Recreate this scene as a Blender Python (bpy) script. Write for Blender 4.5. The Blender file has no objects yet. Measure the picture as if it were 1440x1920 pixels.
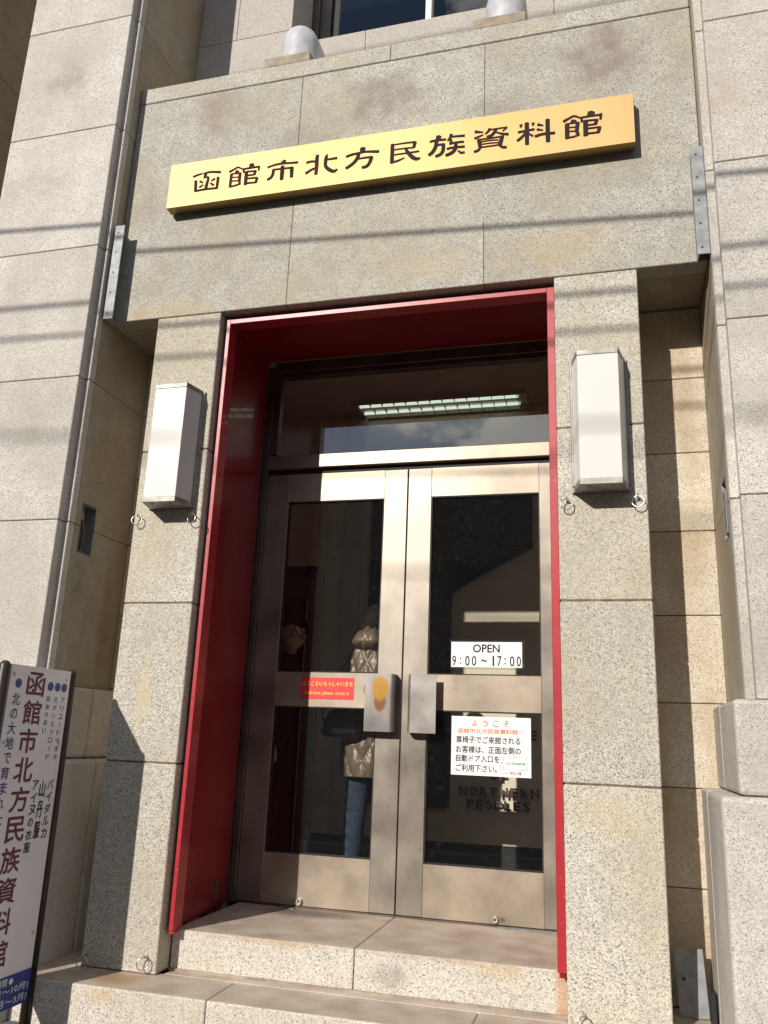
import bpy, bmesh, math, random
from mathutils import Vector, Matrix
random.seed(7)
SC = bpy.context.scene
COL = SC.collection

# ---------------------------------------------------------------- camera, sky, sun, exposure
cam = bpy.data.objects.new('camera', bpy.data.cameras.new('camera'))
COL.objects.link(cam); SC.camera = cam
RX = (0.9654407543625385, 0.25790472927146546, 0.03754065043778262)
RD = (-0.03321472618429764, 0.26462391967050525, -0.9637795199643467)
RF = (-0.25849745023961423, 0.9292251243684727, 0.2640449515934514)
CL = (1.1058462791038235, -3.6513453058141336, 0.8713806965280123)
cam.matrix_world = Matrix(((RX[0], -RD[0], -RF[0], CL[0]), (RX[1], -RD[1], -RF[1], CL[1]),
                           (RX[2], -RD[2], -RF[2], CL[2]), (0, 0, 0, 1)))
cam.data.sensor_fit = 'VERTICAL'; cam.data.sensor_height = 24
cam.data.lens = 24 * 1553.43 / 1920
cam.data.clip_start = 0.05; cam.data.clip_end = 3000
SUN = Vector((-0.385, -1.0, 0.52)).normalized()
SUN_EL = math.asin(SUN.z); SUN_ROT = math.atan2(SUN.x, SUN.y)
sl = bpy.data.lights.new('sun', 'SUN'); sl.energy = 4.6; sl.angle = math.radians(0.53); sl.color = (1.0, 0.945, 0.865)
so = bpy.data.objects.new('sun', sl); so.rotation_euler = SUN.to_track_quat('Z', 'Y').to_euler()
so.location = (-6, -14, 9); COL.objects.link(so)
W = bpy.data.worlds.new('World'); SC.world = W; W.use_nodes = True
nt = W.node_tree; nt.nodes.clear()
def wn(t, **k):
    n = nt.nodes.new(t)
    for a, b in k.items(): setattr(n, a, b)
    return n
sky = wn('ShaderNodeTexSky'); sky.sky_type = 'NISHITA'; sky.sun_disc = False
sky.sun_elevation = SUN_EL; sky.sun_rotation = SUN_ROT; sky.air_density = 1.0; sky.dust_density = 0.15; sky.ozone_density = 3.0
tc = wn('ShaderNodeTexCoord')
mp = wn('ShaderNodeMapping'); mp.inputs['Scale'].default_value = (1, 1, 1.9); mp.inputs['Location'].default_value = (0.35, 0.1, 0.2)
cn = wn('ShaderNodeTexNoise'); cn.inputs['Scale'].default_value = 6.0; cn.inputs['Detail'].default_value = 7; cn.inputs['Roughness'].default_value = 0.55
cr = wn('ShaderNodeValToRGB'); cr.color_ramp.elements[0].position = 0.512; cr.color_ramp.elements[1].position = 0.566
cl = wn('ShaderNodeMixRGB'); cl.inputs['Color2'].default_value = (15.0, 14.7, 14.5, 1)
bg = wn('ShaderNodeBackground'); bg.inputs['Strength'].default_value = 0.075
wo = wn('ShaderNodeOutputWorld')
L = nt.links.new
L(tc.outputs['Generated'], mp.inputs[0]); L(mp.outputs[0], cn.inputs['Vector']); L(cn.outputs[0], cr.inputs[0])
L(cr.outputs[0], cl.inputs['Fac']); L(sky.outputs[0], cl.inputs['Color1']); L(cl.outputs[0], bg.inputs[0]); L(bg.outputs[0], wo.inputs[0])
SC.view_settings.view_transform = 'Standard'; SC.view_settings.look = 'None'
SC.view_settings.exposure = 0.0; SC.view_settings.gamma = 1.0; SC.view_settings.use_curve_mapping = False
SC.cycles.max_bounces = 8; SC.cycles.transparent_max_bounces = 16

# ---------------------------------------------------------------- material helpers
class M:
    def __init__(s, name):
        s.m = bpy.data.materials.new(name); s.m.use_nodes = True
        s.t = s.m.node_tree; s.b = s.t.nodes['Principled BSDF']; s.out = s.t.nodes['Material Output']
    def n(s, t, **k):
        n = s.t.nodes.new(t)
        for a, b in k.items():
            if a.startswith('i_'): n.inputs[a[2:].replace('_', ' ')].default_value = b
            else: setattr(n, a, b)
        return n
    def l(s, a, b): s.t.links.new(a, b)
    def pos(s): return s.n('ShaderNodeNewGeometry').outputs['Position']
    def noise(s, scale, detail=3, vec=None, rough=.5, stretch=None):
        v = vec or s.pos()
        if stretch:
            mp = s.n('ShaderNodeMapping'); mp.inputs['Scale'].default_value = stretch; s.l(v, mp.inputs[0]); v = mp.outputs[0]
        n = s.n('ShaderNodeTexNoise'); n.inputs['Scale'].default_value = scale; n.inputs['Detail'].default_value = detail
        n.inputs['Roughness'].default_value = rough; s.l(v, n.inputs['Vector']); return n.outputs[0]
    def ramp(s, fac, stops, interp='LINEAR'):
        r = s.n('ShaderNodeValToRGB'); e = r.color_ramp.elements; r.color_ramp.interpolation = interp
        while len(e) < len(stops): e.new(0.5)
        for x, (p, c) in zip(e, stops):
            x.position = p; x.color = (c, c, c, 1) if isinstance(c, (int, float)) else (*c, 1)
        s.l(fac, r.inputs[0]); return r.outputs[0]
    def mix(s, fac, a, b, mode='MIX'):
        x = s.n('ShaderNodeMixRGB', blend_type=mode)
        for sock, v in ((x.inputs[0], fac), (x.inputs[1], a), (x.inputs[2], b)):
            if isinstance(v, (int, float)): sock.default_value = v
            elif isinstance(v, tuple): sock.default_value = (*v, 1)
            else: s.l(v, sock)
        return x.outputs[0]
    def math(s, op, a, b=0.0, clamp=False):
        x = s.n('ShaderNodeMath', operation=op, use_clamp=clamp)
        for i, v in enumerate((a, b)):
            if isinstance(v, (int, float)): x.inputs[i].default_value = v
            else: s.l(v, x.inputs[i])
        return x.outputs[0]
    def blob(s, c, rad, soft=.6, wob=0.0):
        """a stain of its own shape round a point of the real surface: 1 inside, fading to 0; rad = (rx,ry,rz)"""
        v = s.n('ShaderNodeVectorMath', operation='SUBTRACT'); s.l(s.pos(), v.inputs[0]); v.inputs[1].default_value = c
        d = s.n('ShaderNodeVectorMath', operation='DIVIDE'); s.l(v.outputs[0], d.inputs[0]); d.inputs[1].default_value = rad
        le = s.n('ShaderNodeVectorMath', operation='LENGTH'); s.l(d.outputs[0], le.inputs[0]); L = le.outputs['Value']
        if wob: L = s.math('ADD', L, s.math('MULTIPLY', s.math('SUBTRACT', s.noise(7.0, 4), .5), wob))
        r = s.n('ShaderNodeMapRange', interpolation_type='SMOOTHSTEP'); r.inputs[1].default_value = 1.0; r.inputs[2].default_value = 1 - soft
        r.inputs[3].default_value = 0; r.inputs[4].default_value = 1; s.l(L, r.inputs[0]); return r.outputs[0]
    def bump(s, h, dist=.002, strength=1.0):
        b = s.n('ShaderNodeBump'); b.inputs['Distance'].default_value = dist; b.inputs['Strength'].default_value = strength
        s.l(h, b.inputs['Height']); s.l(b.outputs[0], s.b.inputs['Normal']); return b
    def set(s, **k):
        for a, v in k.items():
            i = s.b.inputs[a.replace('_', ' ')]
            if isinstance(v, (int, float)): i.default_value = v
            elif isinstance(v, tuple): i.default_value = (*v, 1) if len(v) == 3 else v
            else: s.l(v, i)
        return s.m

def granite(name, light, mid, dark, cell=150, dk=.10, md=.38, stain=(.30, .22, .12), st=.35, tint=(.5, .46, .42), blobs=(), streak=0.0, rough=.75, blotch=.25, var=.14):
    m = M(name)
    oi = m.n('ShaderNodeObjectInfo'); off = m.n('ShaderNodeVectorMath', operation='SCALE'); off.inputs[0].default_value = (3.7, 9.1, 5.3)
    m.l(oi.outputs['Random'], off.inputs['Scale'])
    v = m.n('ShaderNodeVectorMath', operation='ADD'); m.l(m.pos(), v.inputs[0]); m.l(off.outputs[0], v.inputs[1]); v = v.outputs[0]
    # distort the lattice so that grains are irregular
    nd = m.n('ShaderNodeTexNoise'); nd.inputs['Scale'].default_value = cell * .7; nd.inputs['Detail'].default_value = 1; m.l(v, nd.inputs['Vector'])
    sc = m.n('ShaderNodeVectorMath', operation='SCALE'); sc.inputs['Scale'].default_value = 1.1 / cell; m.l(nd.outputs['Color'], sc.inputs[0])
    ad = m.n('ShaderNodeVectorMath', operation='ADD'); m.l(v, ad.inputs[0]); m.l(sc.outputs[0], ad.inputs[1])
    vo = m.n('ShaderNodeTexVoronoi'); vo.inputs['Scale'].default_value = cell; m.l(ad.outputs[0], vo.inputs['Vector'])
    sp = m.n('ShaderNodeSeparateColor'); m.l(vo.outputs['Color'], sp.inputs[0])
    grain = m.ramp(sp.outputs[0], [(0, dark), (dk, tuple(x * 1.6 for x in dark)), (dk + .02, mid), (dk + md, tuple((a + b) / 2 for a, b in zip(mid, light))), (dk + md + .04, light), (1.0, tuple(x * 1.12 for x in light))])
    vo2 = m.n('ShaderNodeTexVoronoi'); vo2.inputs['Scale'].default_value = cell * .55; m.l(v, vo2.inputs['Vector'])
    sp2 = m.n('ShaderNodeSeparateColor'); m.l(vo2.outputs['Color'], sp2.inputs[0])
    grain = m.mix(m.ramp(sp2.outputs[1], [(0, .5), (.12, .5), (.14, 0), (1, 0)], 'LINEAR'), grain, mid)
    big = m.noise(2.1, 4, v); mid_n = m.noise(9, 4, v)
    col = m.mix(m.ramp(big, [(.38, 0), (.68, st)]), grain, stain)
    col = m.mix(m.ramp(mid_n, [(.42, 0), (.75, blotch)]), col, tint)
    if streak:
        sn = m.noise(5.0, 5, m.pos(), stretch=(1.4, 1.4, .16)); col = m.mix(m.ramp(sn, [(.45, 0), (.7, streak)]), col, stain)
    for c, rad, bc, amt in blobs:
        f = m.math('MULTIPLY', m.blob(c, rad, .8, .9), m.ramp(mid_n, [(.3, .35), (.7, 1.0)])); col = m.mix(m.math('MULTIPLY', f, amt), col, bc)
    vr = m.n('ShaderNodeMapRange'); vr.inputs[3].default_value = 1 - var; vr.inputs[4].default_value = 1 + var * .6; m.l(oi.outputs['Random'], vr.inputs[0])
    hs = m.n('ShaderNodeVectorMath', operation='SCALE'); m.l(col, hs.inputs[0]); m.l(vr.outputs[0], hs.inputs['Scale'])
    m.bump(m.math('ADD', sp.outputs[0], m.math('MULTIPLY', m.noise(60, 3), 1.2)), .0014, .55)
    return m.set(Base_Color=hs.outputs[0], Roughness=rough)

BR = (.27, .18, .10)
MAT = {}
MAT['pil'] = granite('pale_pink_granite', (.635, .595, .545), (.43, .40, .365), (.15, .14, .13), 250, .06, .34, stain=(.37, .33, .27), st=.55, tint=(.41, .38, .33), streak=.22, blotch=.4,
    blobs=[((-1.952, -.164, 4.656), (.2, .5, .2), (.22, .18, .14), .6), ((-2.1, -.164, 3.9), (.35, .5, .16), (.27, .21, .17), .35), ((1.72, -.164, 3.8), (.14, .5, .2), (.5, .36, .22), .35), ((1.9, -.164, 4.7), (.2, .5, .2), (.36, .28, .22), .4)], var=.10)
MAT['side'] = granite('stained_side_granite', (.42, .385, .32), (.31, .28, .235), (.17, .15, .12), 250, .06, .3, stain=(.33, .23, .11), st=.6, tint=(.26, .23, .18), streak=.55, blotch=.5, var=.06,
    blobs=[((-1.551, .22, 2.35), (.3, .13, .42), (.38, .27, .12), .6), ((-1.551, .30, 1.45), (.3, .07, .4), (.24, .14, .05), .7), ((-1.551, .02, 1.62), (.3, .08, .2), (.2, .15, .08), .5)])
MAT['portal'] = granite('speckled_cream_granite', (.62, .575, .485), (.36, .34, .30), (.14, .135, .125), 215, .085, .36, stain=(.42, .35, .22), st=.5, tint=(.38, .36, .32), blotch=.35, var=.08, streak=.18,
    blobs=[((-1.08, 0, 1.02), (.05, .3, .25), (.6, .5, .25), .6), ((1.1, 0, .6), (.2, .3, .12), (.58, .44, .24), .45)])
MAT['lintel'] = granite('grey_green_granite', (.54, .52, .455), (.34, .325, .29), (.12, .11, .10), 215, .08, .40, stain=(.37, .31, .20), st=.55, tint=(.29, .27, .245), blotch=.5, var=.08, streak=.2,
    blobs=[((-.003, 0, 4.30), (.34, .5, .24), (.20, .15, .105), .75), ((1.169, 0, 4.32), (.26, .5, .28), (.21, .15, .12), .8), ((-1.0, 0, 4.38), (.24, .5, .22), (.27, .19, .14), .6), ((-.45, 0, 4.1), (.3, .5, .14), (.23, .20, .16), .45), ((.60, 0, 4.1), (.28, .5, .12), (.21, .17, .13), .5),
           ((.958, 0, 3.22), (.4, .5, .2), (.50, .38, .20), .6), ((-1.2, 0, 3.10), (.45, .5, .09), (.50, .37, .18), .65), ((.3, 0, 3.22), (.35, .5, .12), (.48, .39, .24), .5), ((-.6, 0, 3.15), (.3, .5, .1), (.46, .37, .23), .4)])
MAT['back'] = granite('tan_recess_granite', (.70, .635, .52), (.51, .46, .37), (.22, .19, .15), 235, .06, .24, stain=(.40, .27, .13), st=.6, tint=(.38, .30, .2), streak=.4, blotch=.35, var=.10)
MAT['upper'] = granite('fine_pinkish_granite', (.50, .46, .41), (.36, .33, .29), (.2, .18, .17), 240, .08, .3, stain=(.38, .33, .28), st=.3, tint=(.4, .36, .33), var=.05)
MAT['step'] = granite('worn_step_granite', (.66, .61, .53), (.43, .39, .34), (.13, .12, .11), 220, .05, .26, stain=(.44, .36, .26), st=.35, tint=(.42, .37, .33), var=.05,
    blobs=[((.880, .118, -.06), (.055, .3, .26), (.45, .19, .05), 1.0), ((.62, .118, -.02), (.16, .2, .05), (.5, .33, .14), .7), ((-.4, .118, -.0), (.5, .12, .035), (.42, .28, .13), .8), ((.4, .118, -.0), (.6, .12, .03), (.36, .25, .14), .7), ((-.98, -.231, -.2), (.15, .2, .05), (.5, .33, .15), .6), ((.15, .118, -.1), (.12, .2, .07), (.22, .18, .15), .6), ((-.55, -.231, -.3), (.05, .2, .1), (.52, .34, .18), .5)])
def tread():
    m = M('trodden_granite_tread'); n = m.noise(6, 5); f = m.noise(150, 2)
    c = m.ramp(n, [(.3, (.42, .33, .25)), (.55, (.58, .485, .39)), (.75, (.68, .60, .50))])
    c = m.mix(m.ramp(f, [(.35, .35), (.6, 0)]), c, (.12, .09, .07))
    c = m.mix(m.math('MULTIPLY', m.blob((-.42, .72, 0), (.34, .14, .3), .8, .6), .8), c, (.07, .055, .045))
    c = m.mix(m.math('MULTIPLY', m.blob((-.98, -.1, -.166), (.2, .14, .1), .9, .6), .7), c, (.36, .2, .08))
    c = m.mix(m.math('MULTIPLY', m.blob((-.05, .15, 0), (.33, .03, .1), .4, 1.2), .8), c, (.55, .46, .34))
    m.bump(f, .001, .5); return m.set(Base_Color=c, Roughness=.62)
MAT['tread'] = tread()
def simple(name, col, rough=.6, metal=0.0, var=.12, sc=9, bump=0, coat=0, spec=.5):
    m = M(name); n = m.noise(sc, 5)
    c = m.mix(m.ramp(n, [(.35, 0), (.7, 1)]), tuple(x * (1 - var) for x in col), tuple(min(1, x * (1 + var)) for x in col))
    if bump: m.bump(m.noise(sc * 8, 3), bump)
    m.set(Base_Color=c, Roughness=rough, Metallic=metal, Coat_Weight=coat); m.b.inputs['Specular IOR Level'].default_value = spec
    return m.m
MAT['mortar'] = simple('rusty_mortar', (.20, .14, .085), .9, var=.5, sc=20)
MAT['concrete'] = simple('weathered_concrete', (.34, .28, .21), .9, var=.25, sc=14, bump=.002)
MAT['ledge'] = simple('ledge_stone', (.5, .42, .3), .8, var=.3, sc=20)
def metal(name, col, rough, horiz, met=.75, blobs=()):
    m = M(name)
    st = (1.2, 60, 160) if horiz else (160, 60, 1.2)
    br = m.noise(3.0, 4, stretch=st); cloud = m.noise(4.5, 4); spots = m.noise(26, 5)
    c = m.mix(m.ramp(cloud, [(.3, 0), (.72, 1)]), tuple(x * .70 for x in col), tuple(x * 1.2 for x in col))
    c = m.mix(m.ramp(br, [(.3, .12), (.7, 0)]), c, tuple(x * .55 for x in col))
    c = m.mix(m.ramp(spots, [(.62, 0), (.78, .35)]), c, tuple(x * .5 for x in col))
    for cc, rad, bc, amt in blobs: c = m.mix(m.math('MULTIPLY', m.blob(cc, rad, .35, .35), amt), c, bc)
    r = m.math('ADD', m.math('MULTIPLY', br, .14), m.math('MULTIPLY', cloud, .22)); r = m.math('ADD', r, rough - .18)
    m.bump(br, .0004, .35)
    return m.set(Base_Color=c, Roughness=r, Metallic=met)
MAT['stile'] = metal('bronze_vertical_brush', (.30, .26, .215), .40, False, .6)
MAT['rail'] = metal('bronze_horizontal_brush', (.39, .32, .245), .42, True, .5, blobs=[((-.2, .824, 1.13), (.02, .1, .04), (.16, .12, .09), .8), ((-.36, .824, .13), (.1, .1, .06), (.4, .32, .24), .5)])
MAT['grip'] = metal('worn_grip_metal', (.33, .30, .28), .36, False, .65, blobs=[((-.102, .75, 1.075), (.040, .2, .075), (.20, .075, .02), .9), ((-.102, .75, 1.135), (.056, .2, .078), (.40, .22, .045), 1.0)])
MAT['darkbronze'] = metal('dark_bronze_frame', (.17, .145, .12), .4, False, .7)
MAT['bar'] = metal('transom_bar_metal', (.32, .255, .19), .40, True, .55)
def gold():
    m = M('brushed_gold_sheet'); br = m.noise(2.0, 3, stretch=(200, 60, 2)); c = m.noise(1.1, 2)
    col = m.mix(m.ramp(c, [(.35, 0), (.65, 1)]), (.56, .325, .12), (.60, .36, .15)); m.bump(br, .0002, .2)
    m.set(Base_Color=col, Roughness=m.math('ADD', m.math('MULTIPLY', br, .08), .48), Metallic=.4); return m.m
MAT['gold'] = gold()
MAT['goldside'] = simple('gold_sheet_return', (.28, .185, .07), .35, .8, .1)
def red(name, col, r):
    m = M(name); n = m.noise(5, 4); ch = m.noise(70, 5)
    c = m.mix(m.ramp(n, [(.35, 0), (.7, .5)]), col, tuple(x * .75 for x in col)); c = m.mix(m.ramp(ch, [(.66, 0), (.72, .55)]), c, (.5, .22, .18))
    m.bump(m.noise(14, 2), .002, .3); return m.set(Base_Color=c, Roughness=r, Coat_Weight=.3)
MAT['red'] = red('shaded_red_gloss_paint', (.27, .010, .014), .30)  # same paint as the lip, darkened to put the reveal's shade into the colour
MAT['redlip'] = red('sunlit_red_paint', (.42, .022, .03), .38)  # same red as the panels, brighter colour standing in for direct sun
def glass(name, tint=(.86, .87, .85), ior=1.5, dirt=.02):
    m = M(name); m.t.nodes.remove(m.b)
    tr = m.n('ShaderNodeBsdfTransparent'); tr.inputs[0].default_value = (*tint, 1)
    gl = m.n('ShaderNodeBsdfGlossy'); gl.inputs['Roughness'].default_value = .004; gl.inputs['Color'].default_value = (1, 1, 1, 1)
    fr = m.n('ShaderNodeFresnel'); fr.inputs[0].default_value = ior
    wob = m.n('ShaderNodeBump'); wob.inputs['Distance'].default_value = .0015; wob.inputs['Strength'].default_value = .1
    m.l(m.noise(2.5, 1), wob.inputs['Height']); m.l(wob.outputs[0], gl.inputs['Normal'])
    bk = m.n('ShaderNodeNewGeometry').outputs['Backfacing']   # one reflection per pane, from its outer skin
    mx = m.n('ShaderNodeMixShader'); m.l(m.math('MULTIPLY', fr.outputs[0], m.math('SUBTRACT', 1.0, bk)), mx.inputs[0]); m.l(tr.outputs[0], mx.inputs[1]); m.l(gl.outputs[0], mx.inputs[2])
    di = m.n('ShaderNodeBsdfDiffuse'); di.inputs[0].default_value = (.7, .7, .7, 1)
    m2 = m.n('ShaderNodeMixShader'); m.l(m.ramp(m.noise(40, 6), [(.62, dirt * .15), (.75, dirt)]), m2.inputs[0]); m.l(mx.outputs[0], m2.inputs[1]); m.l(di.outputs[0], m2.inputs[2])
    m.l(m2.outputs[0], m.out.inputs[0]); return m.m
MAT['glass'] = glass('door_glass', (.97, .975, .96), 1.75)
MAT['tglass'] = glass('transom_glass', (.95, .96, .96), 2.5)
MAT['winglass'] = glass('window_glass', (.25, .3, .33), 1.9, .01)
MAT['film'] = glass('clear_laminate', (.9, .9, .9), 1.6, .1)
def milk():
    m = M('milky_acrylic'); n = m.noise(3, 3, stretch=(1, 1, .5))
    c = m.mix(m.ramp(n, [(.35, 0), (.7, 1)]), (.66, .63, .59), (.71, .685, .65)); m.set(Base_Color=c, Roughness=.3)
    m.b.inputs['Subsurface Weight'].default_value = 0; return m.m
MAT['milk'] = milk()
MAT['lampmetal'] = simple('dull_lamp_metal', (.30, .29, .26), .5, .5, .25, 25)
MAT['zinc'] = simple('galvanised_steel', (.27, .275, .28), .6, .35, .2, 22)
MAT['chrome'] = simple('ring_metal', (.62, .58, .5), .3, .9, .3, 60)
MAT['black'] = simple('black_ink', (.018, .016, .017), .5)
MAT['brownink'] = simple('dark_brown_lettering', (.030, .022, .026), .8, spec=.15)
MAT['purple'] = simple('plum_lettering', (.14, .025, .06), .6)
MAT['blue'] = simple('blue_print', (.03, .06, .26), .5)
MAT['navy'] = simple('navy_lettering', (.05, .06, .20), .5)
MAT['white'] = simple('white_board', (.80, .78, .80), .35, var=.03)
MAT['paper'] = simple('white_paper', (.86, .86, .84), .45, var=.02)
MAT['orange'] = simple('orange_print', (.75, .15, .03), .5)
MAT['green'] = simple('green_print', (.05, .28, .08), .5)
MAT['crimson'] = simple('crimson_print', (.45, .03, .08), .5)
MAT['redlabel'] = simple('red_label', (.72, .035, .045), .4, var=.05)
MAT['yellow'] = simple('yellow_print', (.9, .62, .05), .5)
MAT['post'] = simple('dark_brown_post', (.035, .022, .018), .4, var=.2)
MAT['hood'] = simple('pale_grey_painted_steel', (.50, .50, .52), .4, var=.15, sc=12)
MAT['rubber'] = simple('black_rubber', (.012, .012, .012), .7)
MAT['cream'] = simple('cream_plaster', (.80, .70, .56), .85, var=.05)
MAT['ceil'] = simple('ceiling_board', (.58, .53, .45), .9, var=.05)
MAT['darkfloor'] = simple('dark_floor_tile', (.04, .036, .033), .3, var=.3)
MAT['darkdoor'] = simple('dark_doorway', (.045, .03, .028), .7)
MAT['cloth'] = simple('indigo_black_cloth', (.009, .011, .016), .95, var=.3, sc=30)
MAT['thread'] = simple('pale_applique_thread', (.30, .23, .22), .8)
MAT['letter'] = simple('dark_metal_letter', (.07, .055, .05), .5, .3)
MAT['leaf'] = simple('dry_leaf', (.35, .12, .03), .8)
MAT['asphalt'] = simple('asphalt', (.055, .053, .05), .9, var=.3, sc=60, bump=.003)
MAT['paving'] = simple('concrete_paving', (.13, .125, .115), .9, var=.15, sc=12, bump=.002)
MAT['paint'] = simple('road_paint', (.7, .7, .68), .7)
MAT['farwall'] = simple('far_render', (.16, .15, .14), .9, var=.1, sc=2)
MAT['farwin'] = simple('far_window_glass', (.03, .04, .05), .1)
MAT['tube'] = M('lit_tube').set(Emission_Color=(.86, 1.0, .84), Emission_Strength=.95, Base_Color=(.8, .8, .8))
def skin_m():
    m = M('skin'); m.set(Base_Color=(.42, .25, .17), Roughness=.5); return m.m
MAT['skin'] = skin_m()
MAT['hair'] = simple('black_hair', (.012, .010, .010), .7, var=.3, sc=80, spec=.15)
MAT['jacket'] = simple('black_jacket', (.012, .012, .014), .9, spec=.1)
MAT['denim'] = simple('blue_denim', (.020, .036, .068), .85, var=.35, sc=14)
MAT['leather'] = simple('black_leather', (.012, .012, .013), .35)
MAT['lip'] = simple('lips', (.25, .07, .06), .5)
MAT['teeth'] = simple('teeth', (.6, .57, .5), .3)
def puffer():
    m = M('champagne_puffer'); w = m.noise(45, 4)
    m.bump(w, .004, .5); return m.set(Base_Color=(.17, .125, .095), Roughness=.42, Metallic=.2)
MAT['puffer'] = puffer()

# ---------------------------------------------------------------- object helpers
WL = {}
def prop(o, label=None, cat=None, group=None, kind=None):
    if label: o['label'] = label
    if cat: o['category'] = cat
    if group: o['group'] = group
    if kind: o['kind'] = kind
    return o
def thing(name, loc, label, cat, group=None):
    o = bpy.data.objects.new(name, None); o.empty_display_size = .1; o.location = loc; COL.objects.link(o)
    WL[o.name] = Vector(loc); return prop(o, label, cat, group)
def obj(name, bm, mat, parent=None, smooth=False):
    """bm or mesh holds world coordinates"""
    if isinstance(bm, bmesh.types.BMesh):
        me = bpy.data.meshes.new(name); bmesh.ops.recalc_face_normals(bm, faces=bm.faces); bm.to_mesh(me); bm.free()
    else: me = bm
    off = WL.get(parent.name, Vector()) if parent else Vector()
    if off.length: me.transform(Matrix.Translation(-off))
    if isinstance(mat, (list, tuple)):
        for x in mat: me.materials.append(MAT[x])
    else: me.materials.append(MAT[mat])
    if smooth:
        me.shade_smooth()
    o = bpy.data.objects.new(name, me); COL.objects.link(o)
    if parent: o.parent = parent
    WL[o.name] = off.copy(); return o
def boxbm(x0, x1, y0, y1, z0, z1, bev=0.0, bm=None, seg=1, mi=0):
    own = bm is None
    t = bmesh.new(); bmesh.ops.create_cube(t, size=1)
    for v in t.verts: v.co = Vector(((x0 + x1) / 2 + v.co.x * (x1 - x0), (y0 + y1) / 2 + v.co.y * (y1 - y0), (z0 + z1) / 2 + v.co.z * (z1 - z0)))
    if bev: bmesh.ops.bevel(t, geom=t.edges[:], offset=bev, segments=seg, affect='EDGES', profile=.5)
    if own: return t
    me = bpy.data.meshes.new('tmp'); t.to_mesh(me); t.free(); n0 = len(bm.faces); bm.from_mesh(me); bpy.data.meshes.remove(me)
    bm.faces.ensure_lookup_table()
    for f in bm.faces[n0:]: f.material_index = mi
    return bm
def box(name, d, mat, parent=None, bev=.003, seg=1): return obj(name, boxbm(*d, bev=bev, seg=seg), mat, parent)
def prism(poly, z0, z1, bev=0.0, axis='Z'):
    """poly in XY extruded along Z (axis Z), or (y,z) extruded along X (axis X), or (x,z) along Y (axis Y)"""
    bm = bmesh.new()
    def P(a, b, c): return {'Z': (a, b, c), 'X': (c, a, b), 'Y': (a, c, b)}[axis]
    lo = [bm.verts.new(P(a, b, z0)) for a, b in poly]; hi = [bm.verts.new(P(a, b, z1)) for a, b in poly]
    n = len(poly); bm.faces.new(lo[::-1]); bm.faces.new(hi)
    for i in range(n): bm.faces.new((lo[i], lo[(i + 1) % n], hi[(i + 1) % n], hi[i]))
    bmesh.ops.recalc_face_normals(bm, faces=bm.faces)
    if bev: bmesh.ops.bevel(bm, geom=bm.edges[:], offset=bev, segments=1, affect='EDGES')
    return bm
def tube(pts, r, n=8, bm=None, closed=False, caps=True):
    bm = bm or bmesh.new(); pts = [Vector(p) for p in pts]; rings = []; prev = None
    rr = r if isinstance(r, (list, tuple)) else [r] * len(pts)
    for i, p in enumerate(pts):
        if closed: d = pts[(i + 1) % len(pts)] - pts[i - 1]
        else: d = pts[min(i + 1, len(pts) - 1)] - pts[max(i - 1, 0)]
        d.normalize()
        if prev is None: u = d.orthogonal().normalized()
        else: u = (prev - d * prev.dot(d)).normalized()
        prev = u; w = d.cross(u)
        rings.append([bm.verts.new(p + (u * math.cos(2 * math.pi * k / n) + w * math.sin(2 * math.pi * k / n)) * rr[i]) for k in range(n)])
    m = len(rings)
    for i in range(m if closed else m - 1):
        a, b = rings[i], rings[(i + 1) % m]
        for k in range(n): bm.faces.new((a[k], a[(k + 1) % n], b[(k + 1) % n], b[k]))
    if caps and not closed: bm.faces.new(rings[0][::-1]); bm.faces.new(rings[-1])
    return bm
def cyl(c, r, depth, axis='Y', n=20, bm=None):
    d = {'X': Vector((1, 0, 0)), 'Y': Vector((0, 1, 0)), 'Z': Vector((0, 0, 1))}[axis]; c = Vector(c)
    return tube([c, c + d * depth], r, n, bm)
_tc = {}
def text_mesh(s, bold=0.0, depth=0.0):
    k = (s, bold, depth)
    if k not in _tc:
        cu = bpy.data.curves.new('t', 'FONT'); cu.body = s; cu.offset = bold; cu.resolution_u = 3; cu.extrude = depth
        o = bpy.data.objects.new('t', cu); COL.objects.link(o); bpy.context.view_layer.update()
        me = bpy.data.meshes.new_from_object(o.evaluated_get(bpy.context.evaluated_depsgraph_get()))
        _tc[k] = me; bpy.data.objects.remove(o); bpy.data.curves.remove(cu)
    return _tc[k].copy()
def text_into(bm, s, o, right, up, w0, w1, h0, h1, bold=0.0, lift=.0006, depth=0.0):
    """fit the text s into the rectangle right in [w0,w1], up in [h0,h1] of the plane through o; lift along the normal"""
    if bold and not depth:
        bx = bold * (h1 - h0) * .9
        for k, (dx, dy) in enumerate(((0, 0), (bx, 0), (-bx, 0), (0, bx), (0, -bx))):
            text_into(bm, s, o, right, up, w0 + bx + dx, w1 - bx + dx, h0 + bx + dy, h1 - bx + dy, 0, lift + .00006 * k)
        return
    me = text_mesh(s, bold, .05 if depth else 0.0); xs = [v.co.x for v in me.vertices]; ys = [v.co.y for v in me.vertices]
    if not xs: return
    a, b, c, d = min(xs), max(xs), min(ys), max(ys); right = Vector(right); up = Vector(up); nrm = right.cross(up); o = Vector(o)
    for v in me.vertices:
        v.co = o + right * (w0 + (v.co.x - a) / (b - a) * (w1 - w0)) + up * (h0 + (v.co.y - c) / max(d - c, 1e-6) * (h1 - h0)) + nrm * (lift + v.co.z / .05 * depth)
    me.materials.clear(); bm.from_mesh(me); bpy.data.meshes.remove(me)
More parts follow.
